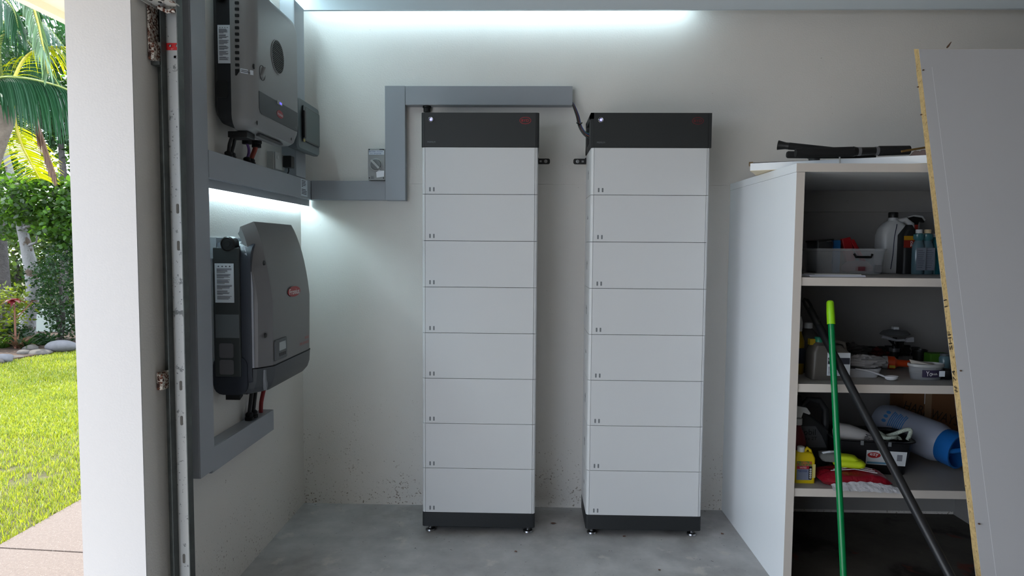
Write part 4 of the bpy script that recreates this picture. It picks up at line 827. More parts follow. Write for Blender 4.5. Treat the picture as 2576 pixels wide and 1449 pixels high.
YE = mat('bright_yellow_plastic', (212, 186, 20), .4)
box_loft([(0, .044, .026, .010), (.110, .044, .026, .012), (.128, .036, .022, .012), (.134, .030, .016, .012, -.006)], 'bottle_body', YE, o)
Lp('cap', [(.015, .132), (.0155, .155), (.013, .157)], mat('cap_white', (225, 225, 222), .4), o, x=-.012); MB().tube([(.002, 0, .133), (.016, 0, .150), (.028, 0, .140), (.034, 0, .118)], .007, 8).build('handle', YE, o, local=True, smooth=50)
B_ = lambda nm, m, x0, x1, z0, z1, y=-.0268, t=.0008: MB().box(x0, x1, y-t, y, z0, z1).build(nm, m, o, local=True)
B_('label', mat('label_grey', (120, 128, 150), .5), -.038, .026, .015, .098, y=-.0258); B_('fruit_picture', mat('fruit_print', (170, 110, 60), .6, specks=[(120, .5, (90, 120, 60), .05), (90, .6, (180, 40, 40), .05)]), -.038, .026, .078, .098); B_('red_band', mat('red_band2', (175, 40, 55), .5), -.038, .018, .064, .077); B_('black_band', LBK, .014, .028, .018, .076); B_('white_side_panel', mat('yellow_white', (200, 190, 120), .5), .030, .043, .025, .085, y=-.0255)
text('YATES', .030, .007, (-.012, -.0278, .0705), XD, ZD, WHITEP, o, local=True); text('MAVRIK', .042, .010, (-.012, -.0268, .055), XD, ZD, INKB, o, local=True)
text('88888', .045, .009, (.021, -.0278, .045), ZD, (-1, 0, 0), WHITEP, o, local=True)
# red and white bag with hi-vis glove on top
def pillow(name, label, cat, loc, a, b, h, m, rz=0, n=16, wr=.12, group=None):
    vs = []; fs = []
    for s_ in (1, -1):
        for i in range(n+1):
            for j in range(n+1):
                u, v = i/n*2-1, j/n*2-1; k = max(0., (1-u**4)*(1-v**4))**.6
                z = h*.5*k*(1+wr*math.sin(u*7+v*5+s_)+wr*math.sin(v*13-u*3)); vs.append((a*u*(1-.05*v*v), b*v*(1-.06*u*u), h*.35+s_*z if s_ > 0 else max(0, h*.35-z)))
    N_ = (n+1)*(n+1)
    for s_ in (0, 1):
        for i in range(n):
            for j in range(n):
                q = [s_*N_+i*(n+1)+j, s_*N_+(i+1)*(n+1)+j, s_*N_+(i+1)*(n+1)+j+1, s_*N_+i*(n+1)+j+1]; fs.append(tuple(q))
    o = thing(name, label, cat, loc, rz, group); MB().faces(vs, fs).build('bag_body', m, o, smooth=60, local=True, weld=True); return o, vs, n
RB = mat('red_foil', (128, 18, 34), .3, bump=(25, .5, .02)); WF = mat('white_foil', (190, 190, 196), .3, bump=(35, .6, .02))
o, _, _ = pillow('seed_bag', 'flat red and white foil bag at front of bottom shelf', 'bag', (float(at(2142, 1215, 'z', SH[2])[0]), -.815, SH[2]+.001), .150, .085, .066, RB, rz=-.08, wr=.08)
vs = []; n = 20
for i in range(n+1):
    for j in range(4):
        u = i/n*2-1; vs.append((.02+.135*u, -.0875-.012*j-.004*abs(u), (.030*(1-.55*u*u))*(1-j/3)+.0025*(1+math.sin(i*2.2+j*2))))
MB().faces(vs, [(i*4+j, (i+1)*4+j, (i+1)*4+j+1, i*4+j+1) for i in range(n) for j in range(3)]).build('white_end_seal', WF, o, local=True, smooth=40)
for q in range(3): MB().tube([(-.10+.02*q, -.045+.025*q, .062-.002*q), (0, -.042+.025*q, .071), (.09, -.05+.025*q, .060)], .0014, 5).build('printed_line', WHITEP, o, local=True)
o = thing('work_glove', 'lime yellow and grey work glove lying on the red bag', 'glove', (float(at(2122, 1165, 'y', -.80)[0]), -.80, SH[2]+.068), rz=-.25)
HV = mat('hi_vis_fabric', (176, 196, 20), .7, bump=(300, .2)); GG = mat('grey_knit', (96, 98, 96), .9, bump=(200, .3))
MB().loft([[(q[0]+dx, q[1]+dy, z) for q in rrect(0, 0, w_, d_, .022, 5)] for z, w_, d_, dx, dy in ((0, .10, .06, .02, 0), (.006, .125, .075, .02, 0), (.020, .130, .080, .02, 0), (.030, .11, .06, .018, 0))]).build('glove_palm', HV, o, local=True, smooth=60)
MB().loft([[(q[0]+dx, q[1], z) for q in rrect(0, 0, w_, d_, .02, 5)] for z, w_, d_, dx in ((.028, .08, .05, .015), (.034, .10, .062, .010), (.046, .095, .058, .0), (.050, .07, .04, -.005))]).build('folded_fingers', HV, o, local=True, smooth=60)
MB().loft([[(q[0]+dx, q[1], z) for q in rrect(0, 0, w_, d_, .015, 4)] for z, w_, d_, dx in ((.020, .07, .06, -.055), (.032, .085, .065, -.058), (.050, .08, .06, -.062), (.056, .05, .04, -.062))]).build('knit_cuff', GG, o, local=True, smooth=60)
MB().tube([(-.09, -.02, .054), (-.06, -.012, .060), (-.03, .01, .056)], .006, 6).build('silver_strip', STICK, o, local=True)
# black tub with rope
TB_ = mat('tub_black', (26, 26, 29), .4)
tx = float(at(2212, 1200, 'z', SH[2])[0])
o = thing('storage_tub', 'black oblong tub with white label on bottom shelf', 'tub', (tx+.005, -.60, SH[2]+.0005), rz=-.16)
shellbox((0, .145, .10, .03), (.155, .170, .12, .04), .003, 'tub_body', TB_, o)
MB().loft([[(q[0], q[1], z) for q in rrect(0, 0, a*2, b*2, .045, 4)] for z, a, b in ((.148, .171, .121), (.156, .182, .131), (.160, .180, .129), (.158, .166, .117), (.148, .166, .117))]).build('rim', TB_, o, local=True, smooth=40)
A = math.radians(9)
def tp(x, z): return (x, -.1005-.02*z/.155-.0015, z)
M = MB(); pl = [tp(-.03, .045), tp(.135, .045), tp(.138, .112), tp(-.03, .112)]; M.faces(pl+[(a_, b_-.001, c_) for a_, b_, c_ in pl], [(0, 1, 2, 3), (4, 5, 6, 7), (0, 1, 5, 4), (1, 2, 6, 5), (2, 3, 7, 6), (3, 0, 4, 7)]).build('label', mat('label_white', (200, 204, 208), .45), o, local=True)
def tq(x, z, w_, h_, nm, m): MB().faces([(x, tp(x, z)[1]-.0016, z), (x+w_, tp(x, z)[1]-.0016, z), (x+w_, tp(x, z+h_)[1]-.0016, z+h_), (x, tp(x, z+h_)[1]-.0016, z+h_)], [(0, 1, 2, 3)]).build(nm, m, o, local=True)
tq(-.026, .049, .09, .009, 'blue_band', mat('label_blue', (90, 140, 170), .5)); tq(.098, .068, .022, .030, 'bar_code', mat('code_grey', (120, 122, 130), .5))
n = 24
MB().faces([(.002+.028*math.cos(2*math.pi*k/n), tp(0, .09+.012*math.sin(2*math.pi*k/n))[1]-.0018, .090+.014*math.sin(2*math.pi*k/n)) for k in range(n)], [tuple(range(n))]).build('red_oval', mat('label_red', (160, 40, 40), .5), o, local=True)
text('ezy', .036, .015, (.002, tp(0, .090)[1]-.0022, .091), XD, ZD, WHITEP, o, local=True)
text('Storage', .026, .005, (.055, tp(0, .085)[1]-.0022, .088), XD, ZD, INK, o, local=True); text('Basin', .018, .005, (.051, tp(0, .08)[1]-.0022, .079), XD, ZD, INK, o, local=True)
for q in (-.055, .02, .06): B_clip = MB().box(q-.006, q+.006, -.134, -.128, .138, .158).build('rim_clip', GREYP, o, local=True)
tb_ = o.location
fa = Vector((.165, -.03, -.055)).normalized()
o = thing('float_buoy', 'white bottle shaped float with black writing resting in black tub', 'float', (tb_.x-.065, tb_.y-.03, tb_.z+.150), rot=fa.to_track_quat('Z', 'Y').to_euler())
Lp('float_body', [(.010, -.10), (.036, -.085), (.046, -.04), (.046, .03), (.038, .068), (.014, .086), (.004, .09)], mat('float_white', (186, 184, 184), .4), o, seg=24)
text('MILK', .05, .024, (-.047, .012, .035), (0, -1, 0), (0, 0, -1), mat('label_black', (0, 0, 0)), o, local=True, depth=.001)
ROPE = mat('green_white_rope', (170, 180, 168), .8, var=(220, .45))
cable('rope', [(tb_.x-.15, tb_.y-.02, tb_.z+.15), (tb_.x-.12, tb_.y+.01, tb_.z+.185), (tb_.x-.05, tb_.y-.0, tb_.z+.18), (tb_.x, tb_.y-.02, tb_.z+.14), (tb_.x+.03, tb_.y-.03, tb_.z+.12), (tb_.x+.06, tb_.y-.05, tb_.z+.15), (tb_.x+.09, tb_.y-.05, tb_.z+.125), (tb_.x+.115, tb_.y-.06, tb_.z+.16), (tb_.x+.14, tb_.y-.06, tb_.z+.125)], .008, ROPE, 'green flecked white rope coiled out of black tub over the float', 'rope')
cable('rope', [(tb_.x+.0, tb_.y+.02, tb_.z+.14), (tb_.x+.03, tb_.y-.06, tb_.z+.165), (tb_.x+.07, tb_.y-.07, tb_.z+.15), (tb_.x+.06, tb_.y+.0, tb_.z+.165), (tb_.x+.02, tb_.y-.01, tb_.z+.17), (tb_.x+.04, tb_.y-.08, tb_.z+.16), (tb_.x+.09, tb_.y-.085, tb_.z+.165), (tb_.x+.12, tb_.y-.03, tb_.z+.15)], .008, ROPE, 'loose coil of green flecked rope heaped in middle of black tub', 'rope')
cable('rope', [(tb_.x+.05, tb_.y+.02, tb_.z+.13), (tb_.x+.10, tb_.y-.03, tb_.z+.16), (tb_.x+.15, tb_.y-.07, tb_.z+.198), (tb_.x+.165, tb_.y-.075, tb_.z+.19), (tb_.x+.155, tb_.y-.07, tb_.z+.15)], .009, ROPE, 'rope end sticking up at right side of black tub', 'rope')
# big water bottle lying down
WB = mat('cloudy_bottle', (150, 156, 172), .3)
wa, wb_ = Vector((3.120, -.29, SH[2]+.145)), Vector((3.270, -.63, SH[2]+.098)); wd_ = (wb_-wa).normalized(); wc = (wa+wb_)/2
o = thing('water_container', 'large cloudy plastic container with blue cup end lying on bottom shelf', 'container', wc, rot=wd_.to_track_quat('Z', 'Y').to_euler())
Lp('container_body', [(.04, -.215), (.075, -.20), (.092, -.15), (.094, .10), (.080, .145)], WB, o, seg=28)
cu_ = Lp('blue_end', [(.080, .14), (.084, .15), (.084, .215), (.076, .215), (.070, .15), (.01, .148)], mat('blue_plastic', (28, 92, 160), .25), o, seg=28); MB().tube([(-.06, 0, .20), (-.02, .02, .235), (.03, .02, .235), (.06, 0, .20)], .011, 8).build('blue_handle', mat('blue_plastic', (0, 0, 0)), o, local=True, smooth=50)
BP = mat('blue_print', (60, 120, 180), .5)
for k in range(3): MB().loft([[(-r_*math.cos(a), r_*math.sin(a), z) for a, z in [(.35+.26*k+.09*math.cos(2*math.pi*i/12), -.12+.011*math.sin(2*math.pi*i/12)) for i in range(12)]] for r_ in (.0915, .0942)]).build('blue_dot', BP, o, local=True)
M = MB()
for k in range(8):
    M.loft([[(-r_*math.cos(a), r_*math.sin(a), z) for a, z in ((.15+.03*(k % 3), -.095+.010*k), (.5, -.095+.010*k), (.8, -.095+.010*k), (1.05-.05*(k % 3), -.095+.010*k), (1.05-.05*(k % 3), -.091+.010*k), (.8, -.091+.010*k), (.5, -.091+.010*k), (.15+.03*(k % 3), -.091+.010*k))] for r_ in (.0925, .0952)])
M.build('blue_print', BP, o, local=True)
CBX = mat('brown_cardboard', (120, 82, 52), .85, bump=(90, .15))
q0 = at(2272, 1000, 'y', -.30); q1 = at(2405, 1000, 'y', -.30)
o = thing('cardboard_box', 'brown cardboard box with large dark lettering at back of bottom shelf', 'box', (3.42, -.14, SH[2]+.0005))
bx0 = float(at(2272, 1000, 'y', -.16)[0])
B('carton', CBX, o, bx0, CX1-.05, -.16, -.03, SH[2]+.0005, SH[2]+.375, .003)
text('HARDWAYS', .30, .050, at(2343, 1040, 'y', -.1605), Vector((1, 0, -.30)), Vector((.30, 0, 1)), mat('carton_ink', (56, 38, 30), .7), o)
B('tape', mat('clear_tape', (150, 120, 90), .3), o, bx0+.115, bx0+.150, -.1615, -.1602, SH[2]+.12, SH[2]+.375); B('tape_edge', WHITEP, o, bx0+.112, bx0+.1145, -.162, -.1602, SH[2]+.20, SH[2]+.375)
B('shipping_label', STICK, o, bx0+.27, bx0+.33, -.1615, -.1602, SH[2]+.27, SH[2]+.34)
text('Packing', .06, .010, (bx0+.20, -.1608, SH[2]+.34), XD, ZD, mat('carton_ink', (0, 0, 0)), o)

# small litter on the concrete
for k, (px, py, s_) in enumerate(((1392, 1317, .012), (1570, 1350, .010), (1297, 1388, .006), (1659, 1434, .007), (1817, 1343, .008))):
    q = at(px, py, 'z', .002); R = random.Random(k)
    pts = [(q[0]+s_*R.uniform(.5, 1)*math.cos(a)*1.4, q[1]+s_*R.uniform(.5, 1)*math.sin(a), .0015+R.uniform(0, .004)) for a in [i*math.pi/3 for i in range(6)]]
    o = MB().loft([pts, [(a_, b_, c_+.0015) for a_, b_, c_ in pts]]).build('dead_leaf', mat('dead_leaf', (104, 70, 56), .8)); tag(o, ('small brown dead leaf on concrete between the two towers', 'brown dead leaf on concrete below the right tower, near its left foot', 'small dark bark chip on concrete in front of the left tower', 'tiny bark chip on concrete at bottom edge before right tower', 'brown leaf fragment on concrete right of the right tower')[k], 'leaf')

# ================================================================ OUTSIDE
GZ = -.08
PAV = mat('exposed_aggregate', (114, 102, 95), .85, bump=(220, .7, .006), var=(60, .12), specks=[(150, .63, (92, 66, 56), .05), (130, .62, (150, 142, 132), .04)])
LAWN = mat('lawn_soil', (74, 72, 40), .9, var=(20, .4), specks=[(30, .6, (96, 80, 62), .05)])
SOIL = mat('garden_soil', (70, 55, 45), .95, bump=(20, .8, .03), var=(8, .4))
jl = at(0, 1378, 'z', GZ); jr = at(217, 1390, 'z', GZ); sl = (jr[1]-jl[1])/(jr[0]-jl[0]); xa, xb = -1.455, -.216
def jy(x, o_=0): return jl[1]+sl*(x-jl[0])+o_
M = MB()
M.loft([[(xa, jy(xa, .006), z), (xb, jy(xb, .006), z), (xb, 6, z), (xa+.02, 6, z)] for z in (GZ-.1, GZ)])
M.loft([[(xa-.01, -1.0, z), (xb, -1.0, z), (xb, jy(xb, -.006), z), (xa, jy(xa, -.006), z)] for z in (GZ-.1, GZ)])
M.box(xa, xb, -1.0, 6, GZ-.1, GZ-.012)
struct(M.build('path', PAV))
struct(MB().box(-11, xb, -8, -1.003, GZ-.1, GZ).build('bounce_driveway', mat('pale_concrete', (206, 198, 188), .8, var=(3, .08))))  # unseen slab, added and kept pale to bounce daylight into the garage
struct(MB().box(-30, -1.456, -12, 60, GZ-.12, GZ-.012).build('ground', LAWN))
e0, e1 = Vector(at(0, 915, 'z', GZ)), Vector(at(195, 880, 'z', GZ)); ed = (e1-e0).normalized(); en = Vector((-ed.y, ed.x, 0))
if en.y < 0: en = -en
M = MB(); 
c4 = [e0-ed*6+en*.05, e1+ed*5+en*.05, e1+ed*5+en*7, e0-ed*6+en*7]
M.loft([[(p.x, p.y, z) for p in c4] for z in (GZ-.05, GZ+.03)]); struct(M.build('garden_bed', SOIL))
# grass blades
def blades(n, x0, x1, y0, y1, h, seed, wdt=.004):
    R = np.random.default_rng(seed); x = R.uniform(x0, x1, n*3); y = R.uniform(y0, y1, n*3)
    side = (x-e0.x)*en.x+(y-e0.y)*en.y
    # keep the wedge seen past the door reveal plus a margin either side
    ang = (x-CAM[0])/(y-CAM[1]); k = (side < .12) & (y > -.99) & (ang > -1.45) & (ang < -.50); bare = np.zeros(len(x), bool)
    for bx_, by_, br in ((68, 1203, .085), (20, 1180, .05), (128, 1195, .04), (150, 1150, .03)):
        c_ = at(bx_, by_, 'z', GZ); bare |= ((x-c_[0])**2+((y-c_[1])*.7)**2 < (br*(1+.4*np.sin(x*60+y*45)))**2) & (R.uniform(size=len(x)) < .85)
    k &= ~bare
    x, y = x[k][:n], y[k][:n]; n = len(x)
    hh = R.uniform(.5, 1, n)*h; a = R.uniform(0, 2*np.pi, n); ln = R.uniform(.1, .9, n)*hh
    ww = wdt*R.uniform(.7, 1.4, n)
    dx, dy = np.cos(a), np.sin(a); px, py = -dy*ww/2, dx*ww/2
    z0 = np.full(n, GZ-.014)
    v = np.stack([np.stack([x-px, y-py, z0], 1), np.stack([x+px, y+py, z0], 1), np.stack([x+px*.8+dx*ln*.4, y+py*.8+dy*ln*.4, z0+hh*.65], 1), np.stack([x-px*.8+dx*ln*.4, y-py*.8+dy*ln*.4, z0+hh*.65], 1), np.stack([x+dx*ln, y+dy*ln, z0+hh], 1)], 1).reshape(-1, 3)
    i = np.arange(n)*5
    return v, np.stack([i, i+1, i+2, i+3], 1), np.stack([i+3, i+2, i+4], 1)
def npmesh(name, parts, m, **k):
    V_ = np.concatenate([p[0] for p in parts]); off = 0; lp = []; cnt = []
    for p in parts:
        for f in p[1:]:
            lp.append((f+off).reshape(-1)); cnt.append(np.full(len(f), f.shape[1]))
        off += len(p[0])
    lp = np.concatenate(lp); cnt = np.concatenate(cnt); me = bpy.data.meshes.new(name)
    me.vertices.add(len(V_)); me.vertices.foreach_set('co', V_.astype(np.float32).reshape(-1)); me.loops.add(len(lp)); me.loops.foreach_set('vertex_index', lp.astype(np.int32))
    me.polygons.add(len(cnt)); me.polygons.foreach_set('loop_start', (np.cumsum(cnt)-cnt).astype(np.int32)); me.polygons.foreach_set('loop_total', cnt.astype(np.int32)); me.update(calc_edges=True); me.validate()
    return mkobj(name, me, m, **k)
GRS = leafmat('grass_blades', (138, 148, 40), (178, 188, 45), .42, .45)
_n = GRS.node_tree.nodes; _l = GRS.node_tree.links; _P = _n['Principled BSDF']
_g = _n.new('ShaderNodeNewGeometry'); _r = _n.new('ShaderNodeValToRGB'); _r.color_ramp.interpolation = 'CONSTANT'
_e = _r.color_ramp.elements; _e[0].color = (*lin((84, 116, 30)), 1); _e[1].position = .22; _e[1].color = (*lin((140, 152, 36)), 1)
for _p_, _c_ in ((.55, (158, 160, 44)), (.80, (120, 150, 62)), (.90, (176, 168, 120)), (.965, (196, 190, 170))): _q = _e.new(_p_); _q.color = (*lin(_c_), 1)
_l.new(_g.outputs['Random Per Island'], _r.inputs[0]); _l.new(_r.outputs[0], _P.inputs['Base Color'])
o = npmesh('lawn_grass', [blades(90000, -4.6, -1.45, -.99, 3.4, .042, 1), blades(90000, -8.0, -2.5, 1.5, 8.5, .050, 2, .007)], GRS); tag(o, 'bright green lawn beyond the garage door opening', 'grass'); o['kind'] = 'stuff'
# edging stones
SM = mat('grey_garden_stone', (84, 80, 76), .85, bump=(12, .6, .02), var=(7, .25)); SM2 = mat('pale_garden_stone', (98, 98, 102), .85, bump=(12, .5, .02), var=(5, .2))
def rock(px, py, wpx, hpx, label, seed, m=SM, flat=.8):
    c = at(px, py, 'z', GZ); d_ = math.hypot(c[0]-CAM[0], c[1]-CAM[1]); sc = d_/FPX; a, h = wpx*sc/2, hpx*sc
    R = np.random.default_rng(seed); ph = R.uniform(0, 6, (5,)); fr = R.normal(0, 1.4, (5, 3)); vs = []; n = 12
    for i in range(n+1):
        for j in range(n):
            t, q = math.pi*i/n, 2*math.pi*j/n; dv = np.array([math.sin(t)*math.cos(q), math.sin(t)*math.sin(q), math.cos(t)]); k = 1+.10*sum(math.sin(fr[s] @ dv*1.6+ph[s]) for s in range(5))/1.5
            vs.append((dv[0]*a*k, dv[1]*a*flat*k, dv[2]*h*.5*k+h*.42))
    o = MB().faces(vs, [(i*n+j, i*n+(j+1) % n, (i+1)*n+(j+1) % n, (i+1)*n+j) for i in range(n) for j in range(n)]).build('garden_stone', m, None, smooth=80)
    ang = math.atan2(ed.y, ed.x); o.rotation_euler.z = ang*.0; p = Vector(c)+en*(a*flat*.6); o.location = (p.x, p.y, GZ-.01); tag(o, label, 'stone', 'edging stones of the garden bed')
for i, r in enumerate(((22, 913, 34, 18, 'rounded pale stone at the front left corner of lawn edge'), (170, 886, 62, 26, 'large pale boulder at right of the lawn edge near hedge'), (112, 893, 48, 12, 'long flat stone in the middle of the garden edging'), (66, 895, 26, 13, 'small jagged grey stone left of the flat edging stone'),
      (84, 884, 30, 15, 'brown rounded stone behind the jagged one in garden bed'), (48, 903, 30, 8, 'low flat dark stone beside the rounded pale stone'), (5, 916, 16, 12, 'stone cut by left picture edge on the lawn border'), (190, 878, 16, 12, 'little stone tucked against the wall end of edging'), (60, 874, 46, 22, 'larger brown rock in the bed below red plant'))):
    rock(*r, seed=i, m=SM2 if i in (1, 0) else SM)

# foliage helpers
def leafcloud(n, cen, rad, size, seed, wl=.5, droop=.3, shellk=.55, cut=None):
    R = np.random.default_rng(seed); d = R.normal(size=(n, 3)); d /= np.linalg.norm(d, axis=1)[:, None]; r = shellk+(1-shellk)*R.uniform(size=(n, 1))**.5
    lump = 1+.18*np.sin(d[:, :1]*7+seed)*np.sin(d[:, 1:2]*6+2*seed)*1+.12*np.sin(d[:, 2:]*9+seed)
    c = np.array(cen)+d*r*np.array(rad)*lump
    a = R.normal(size=(n, 3)); a[:, 2] = a[:, 2]*.6-droop; a /= np.linalg.norm(a, axis=1)[:, None]
    nn = R.normal(size=(n, 3))+np.array([0, 0, .8]); b = np.cross(a, nn); b /= np.linalg.norm(b, axis=1)[:, None]+1e-9; nn = np.cross(a, b)
    s = size*R.uniform(.6, 1.25, (n, 1)); a, b, nn = a*s, b*s*wl, nn*s
    P = [c, c+a*.35+b*.5+nn*.05, c+a*.75+b*.36+nn*.02, c+a, c+a*.75-b*.36+nn*.02, c+a*.35-b*.5+nn*.05]
    v = np.stack(P, 1).reshape(-1, 3); i = np.arange(n)*6
    return v, np.stack([i, i+1, i+2, i+3], 1), np.stack([i, i+3, i+4, i+5], 1)
def Y(px, py, y): return tuple(map(float, at(px, py, 'y', y)))
BARK = mat('pale_gum_bark', (128, 128, 128), .85, bump=(25, .7, .02), specks=[(6, .55, (88, 76, 66), .06, 6), (14, .63, (70, 58, 48), .04)])
DBARK = mat('dark_palm_bark', (72, 68, 66), .9, bump=(40, .8, .02), var=(14, .3)); PBARK = mat('coconut_bark', (104, 94, 84), .9, bump=(30, .5, .02), var=(10, .25))
LG = leafmat('light_leaves', (48, 78, 30), (105, 150, 40), .38, .5); DG = leafmat('dark_leaves', (28, 54, 26), (58, 100, 36), .3, .5); YG = leafmat('yellow_green_leaves', (88, 108, 26), (160, 175, 42), .4, .45)
BGL = leafmat('background_leaves', (62, 82, 42), (125, 150, 62), .4, .5); PALM = leafmat('palm_leaflets', (38, 78, 52), (60, 120, 60), .25, .25); PALMY = leafmat('backlit_palm_leaflets', (130, 140, 30), (225, 225, 30), .65, .2)
PALMP = leafmat('pale_palm_leaflets', (110, 138, 110), (120, 150, 70), .3, .35); DEAD = leafmat('dead_palm_leaflets', (104, 78, 62), (150, 110, 80), .3, .35); CORD = leafmat('red_cordyline', (96, 34, 42), (170, 50, 60), .35, .3)

# gum tree
o = thing('gum_tree', 'pale barked leaning tree with leafy crown behind garden bed', 'tree', Y(68, 830, 7.0))
tp_ = [Y(68, 845, 7.), Y(72, 800, 7.), Y(84, 730, 7.), Y(80, 680, 7.), Y(66, 620, 7.), Y(55, 575, 7.), Y(40, 500, 7.05), Y(25, 430, 7.1), Y(0, 330, 7.2)]
MB().tube(tp_, [.125, .105, .10, .105, .085, .075, .06, .055, .045], 14).build('trunk', BARK, o, smooth=60)
for k, (p0, p1, p2) in enumerate(((tp_[5], Y(90, 520, 6.9), Y(150, 470, 6.8)), (tp_[5], Y(100, 560, 6.8), Y(180, 540, 6.6)), (tp_[6], Y(10, 520, 7.2), Y(-60, 480, 7.4)), (tp_[4], Y(90, 610, 6.9), Y(100, 560, 6.9)))): MB().tube([p0, p1, p2], [.03, .02, .008], 7).build('branch', BARK, o, smooth=60)
npmesh('leaves', [leafcloud(2600, Y(120, 500, 6.8), (.75, .5, .42), .095, 3, .75), leafcloud(1300, Y(175, 560, 6.6), (.5, .4, .42), .09, 4, .75), leafcloud(800, Y(30, 560, 7.2), (.5, .4, .3), .085, 5, .7), leafcloud(2200, Y(-60, 450, 7.4), (1., .6, .7), .09, 6, .7), leafcloud(1800, (-4.2, 7.6, 3.0), (1.2, .9, .7), .09, 7, .7)], LG, parent=o, kind='stuff')
# hedge
o = thing('hedge_shrub', 'large dense dark green shrub at right of garden beside door reveal', 'shrub', Y(160, 865, 6.6))
MB().tube([Y(150, 880, 6.6), Y(158, 800, 6.6), Y(150, 700, 6.6)], [.05, .04, .015], 7).build('stem', DBARK, o); MB().tube([Y(165, 880, 6.6), Y(140, 790, 6.55), Y(125, 730, 6.5)], [.03, .02, .01], 6).build('stem', DBARK, o)
npmesh('leaves', [leafcloud(5200, (Y(165, 720, 6.6)[0]+.12, 6.6, .78), (.62, .55, .85), .055, 11, .6, shellk=.4), leafcloud(2500, (-4.3, 7.0, .8), (.9, .7, .9), .055, 12, .6)], DG, parent=o, kind='stuff')
# low shrubs at left
for k, (px, py, r_, m_, lab, sz) in enumerate(((8, 770, (.42, .3, .34), YG, 'yellow green leafy shrub under the dark palm trunk', .085), (20, 850, (.36, .25, .22), DG, 'low dark shrub below the red plant', .10), (-50, 860, (.5, .35, .30), YG, 'low lime shrub cut by the left picture edge', .11), (95, 860, (.20, .2, .12), DG, 'small dark ground plant beside gum tree base', .07))):
    c = Y(px, py, 5.9+.2*(k % 2)); o = thing('garden_shrub', lab, 'shrub', (c[0], c[1], GZ)); npmesh('leaves', [leafcloud(700, c, r_, sz, 20+k, .4, -.1, .3)], m_, parent=o, kind='stuff'); MB().tube([(c[0], c[1], GZ), (c[0], c[1], c[2])], .015, 6).build('stem', DBARK, o)
# fern-like strappy plant
def strap(M, p, d, L_, w_, droop, seg=6, up=Vector((0, 0, 1))):
    d = Vector(d).normalized(); s = d.cross(up); s = s.normalized() if s.length > .05 else Vector((1, 0, 0)); L0 = []; R0 = []
    q = Vector(p); dd = d.copy()
    for k in range(seg+1):
        ww = w_*(1-(k/seg)**2)*.5+.0005; L0.append(q+s*ww); R0.append(q-s*ww); q = q+dd*(L_/seg); dd = (dd+Vector((0, 0, -droop/seg))).normalized()
    M.faces(L0+R0, [(k, k+1, seg+2+k, seg+1+k) for k in range(seg)])
c = Y(36, 870, 5.7); o = thing('cordyline_plant', 'tall red leaved plant on a thin stem at left of garden', 'plant', (c[0], c[1], GZ+.02))
t_ = Vector(Y(36, 755, 5.7)); MB().tube([(c[0]+.02, c[1], GZ+.02), Y(38, 820, 5.7), t_], [.016, .013, .010], 7).build('stem', mat('reddish_stem', (110, 74, 60), .8), o)
for k in range(11):
    a = k*2.4; M = MB(); strap(M, t_, (math.cos(a)*1., math.sin(a), .45-.06*k), .20, .075, .9); M.build('leaf', CORD, o)
t2 = t_+Vector((.20, .1, -.02)); MB().tube([Y(42, 800, 5.7), t2], .008, 6).build('stem', mat('reddish_stem', (0, 0, 0)), o)
for k in range(6): M = MB(); strap(M, t2, (math.cos(k*2.4), math.sin(k*2.4), .3), .09, .03, .9); M.build('leaf', CORD, o)
for q_, (px, py, lab) in enumerate(((5, 860, 'green strappy fern at left foot of the red plant'), (70, 850, 'olive strappy plant at foot of the pale tree'), (48, 880, 'dry brown strappy tuft beside edging stones'))):
    c = Vector(Y(px, py, 5.75)); c.z = GZ+.02; o = thing('strappy_plant', lab, 'plant', c, group=None)
    M = MB(); R = random.Random(q_)
    for k in range(34): a = R.uniform(0, 6.28); strap(M, c+Vector((R.uniform(-.05, .05), R.uniform(-.05, .05), 0)), (math.cos(a)*.7, math.sin(a)*.7, R.uniform(.5, 1.4)), R.uniform(.25, .42), .028, 1.3)
    ob_ = M.build('leaves', (LG, DG, DEAD)[q_], o, kind='stuff')
o = MB().lathe([(.07, 0), (.10, .04), (.10, .09), (.06, .13), (.01, .14)], (Y(97, 858, 6.3)[0], 6.3, GZ+.03), 14).build('agave_ball', mat('matt_green', (52, 110, 62), .8), None, smooth=60); tag(o, 'small round green ball shaped plant beside the pale tree base', 'plant')
o = MB().box(-.5, .35, 0, .1, 0, .42).build('garden_wall', mat('pale_green_wall', (170, 180, 172), .8)); q = Y(112, 832, 7.6); o.location = (q[0], 7.6, GZ); tag(o, 'low pale green garden wall behind the pale tree', 'wall')
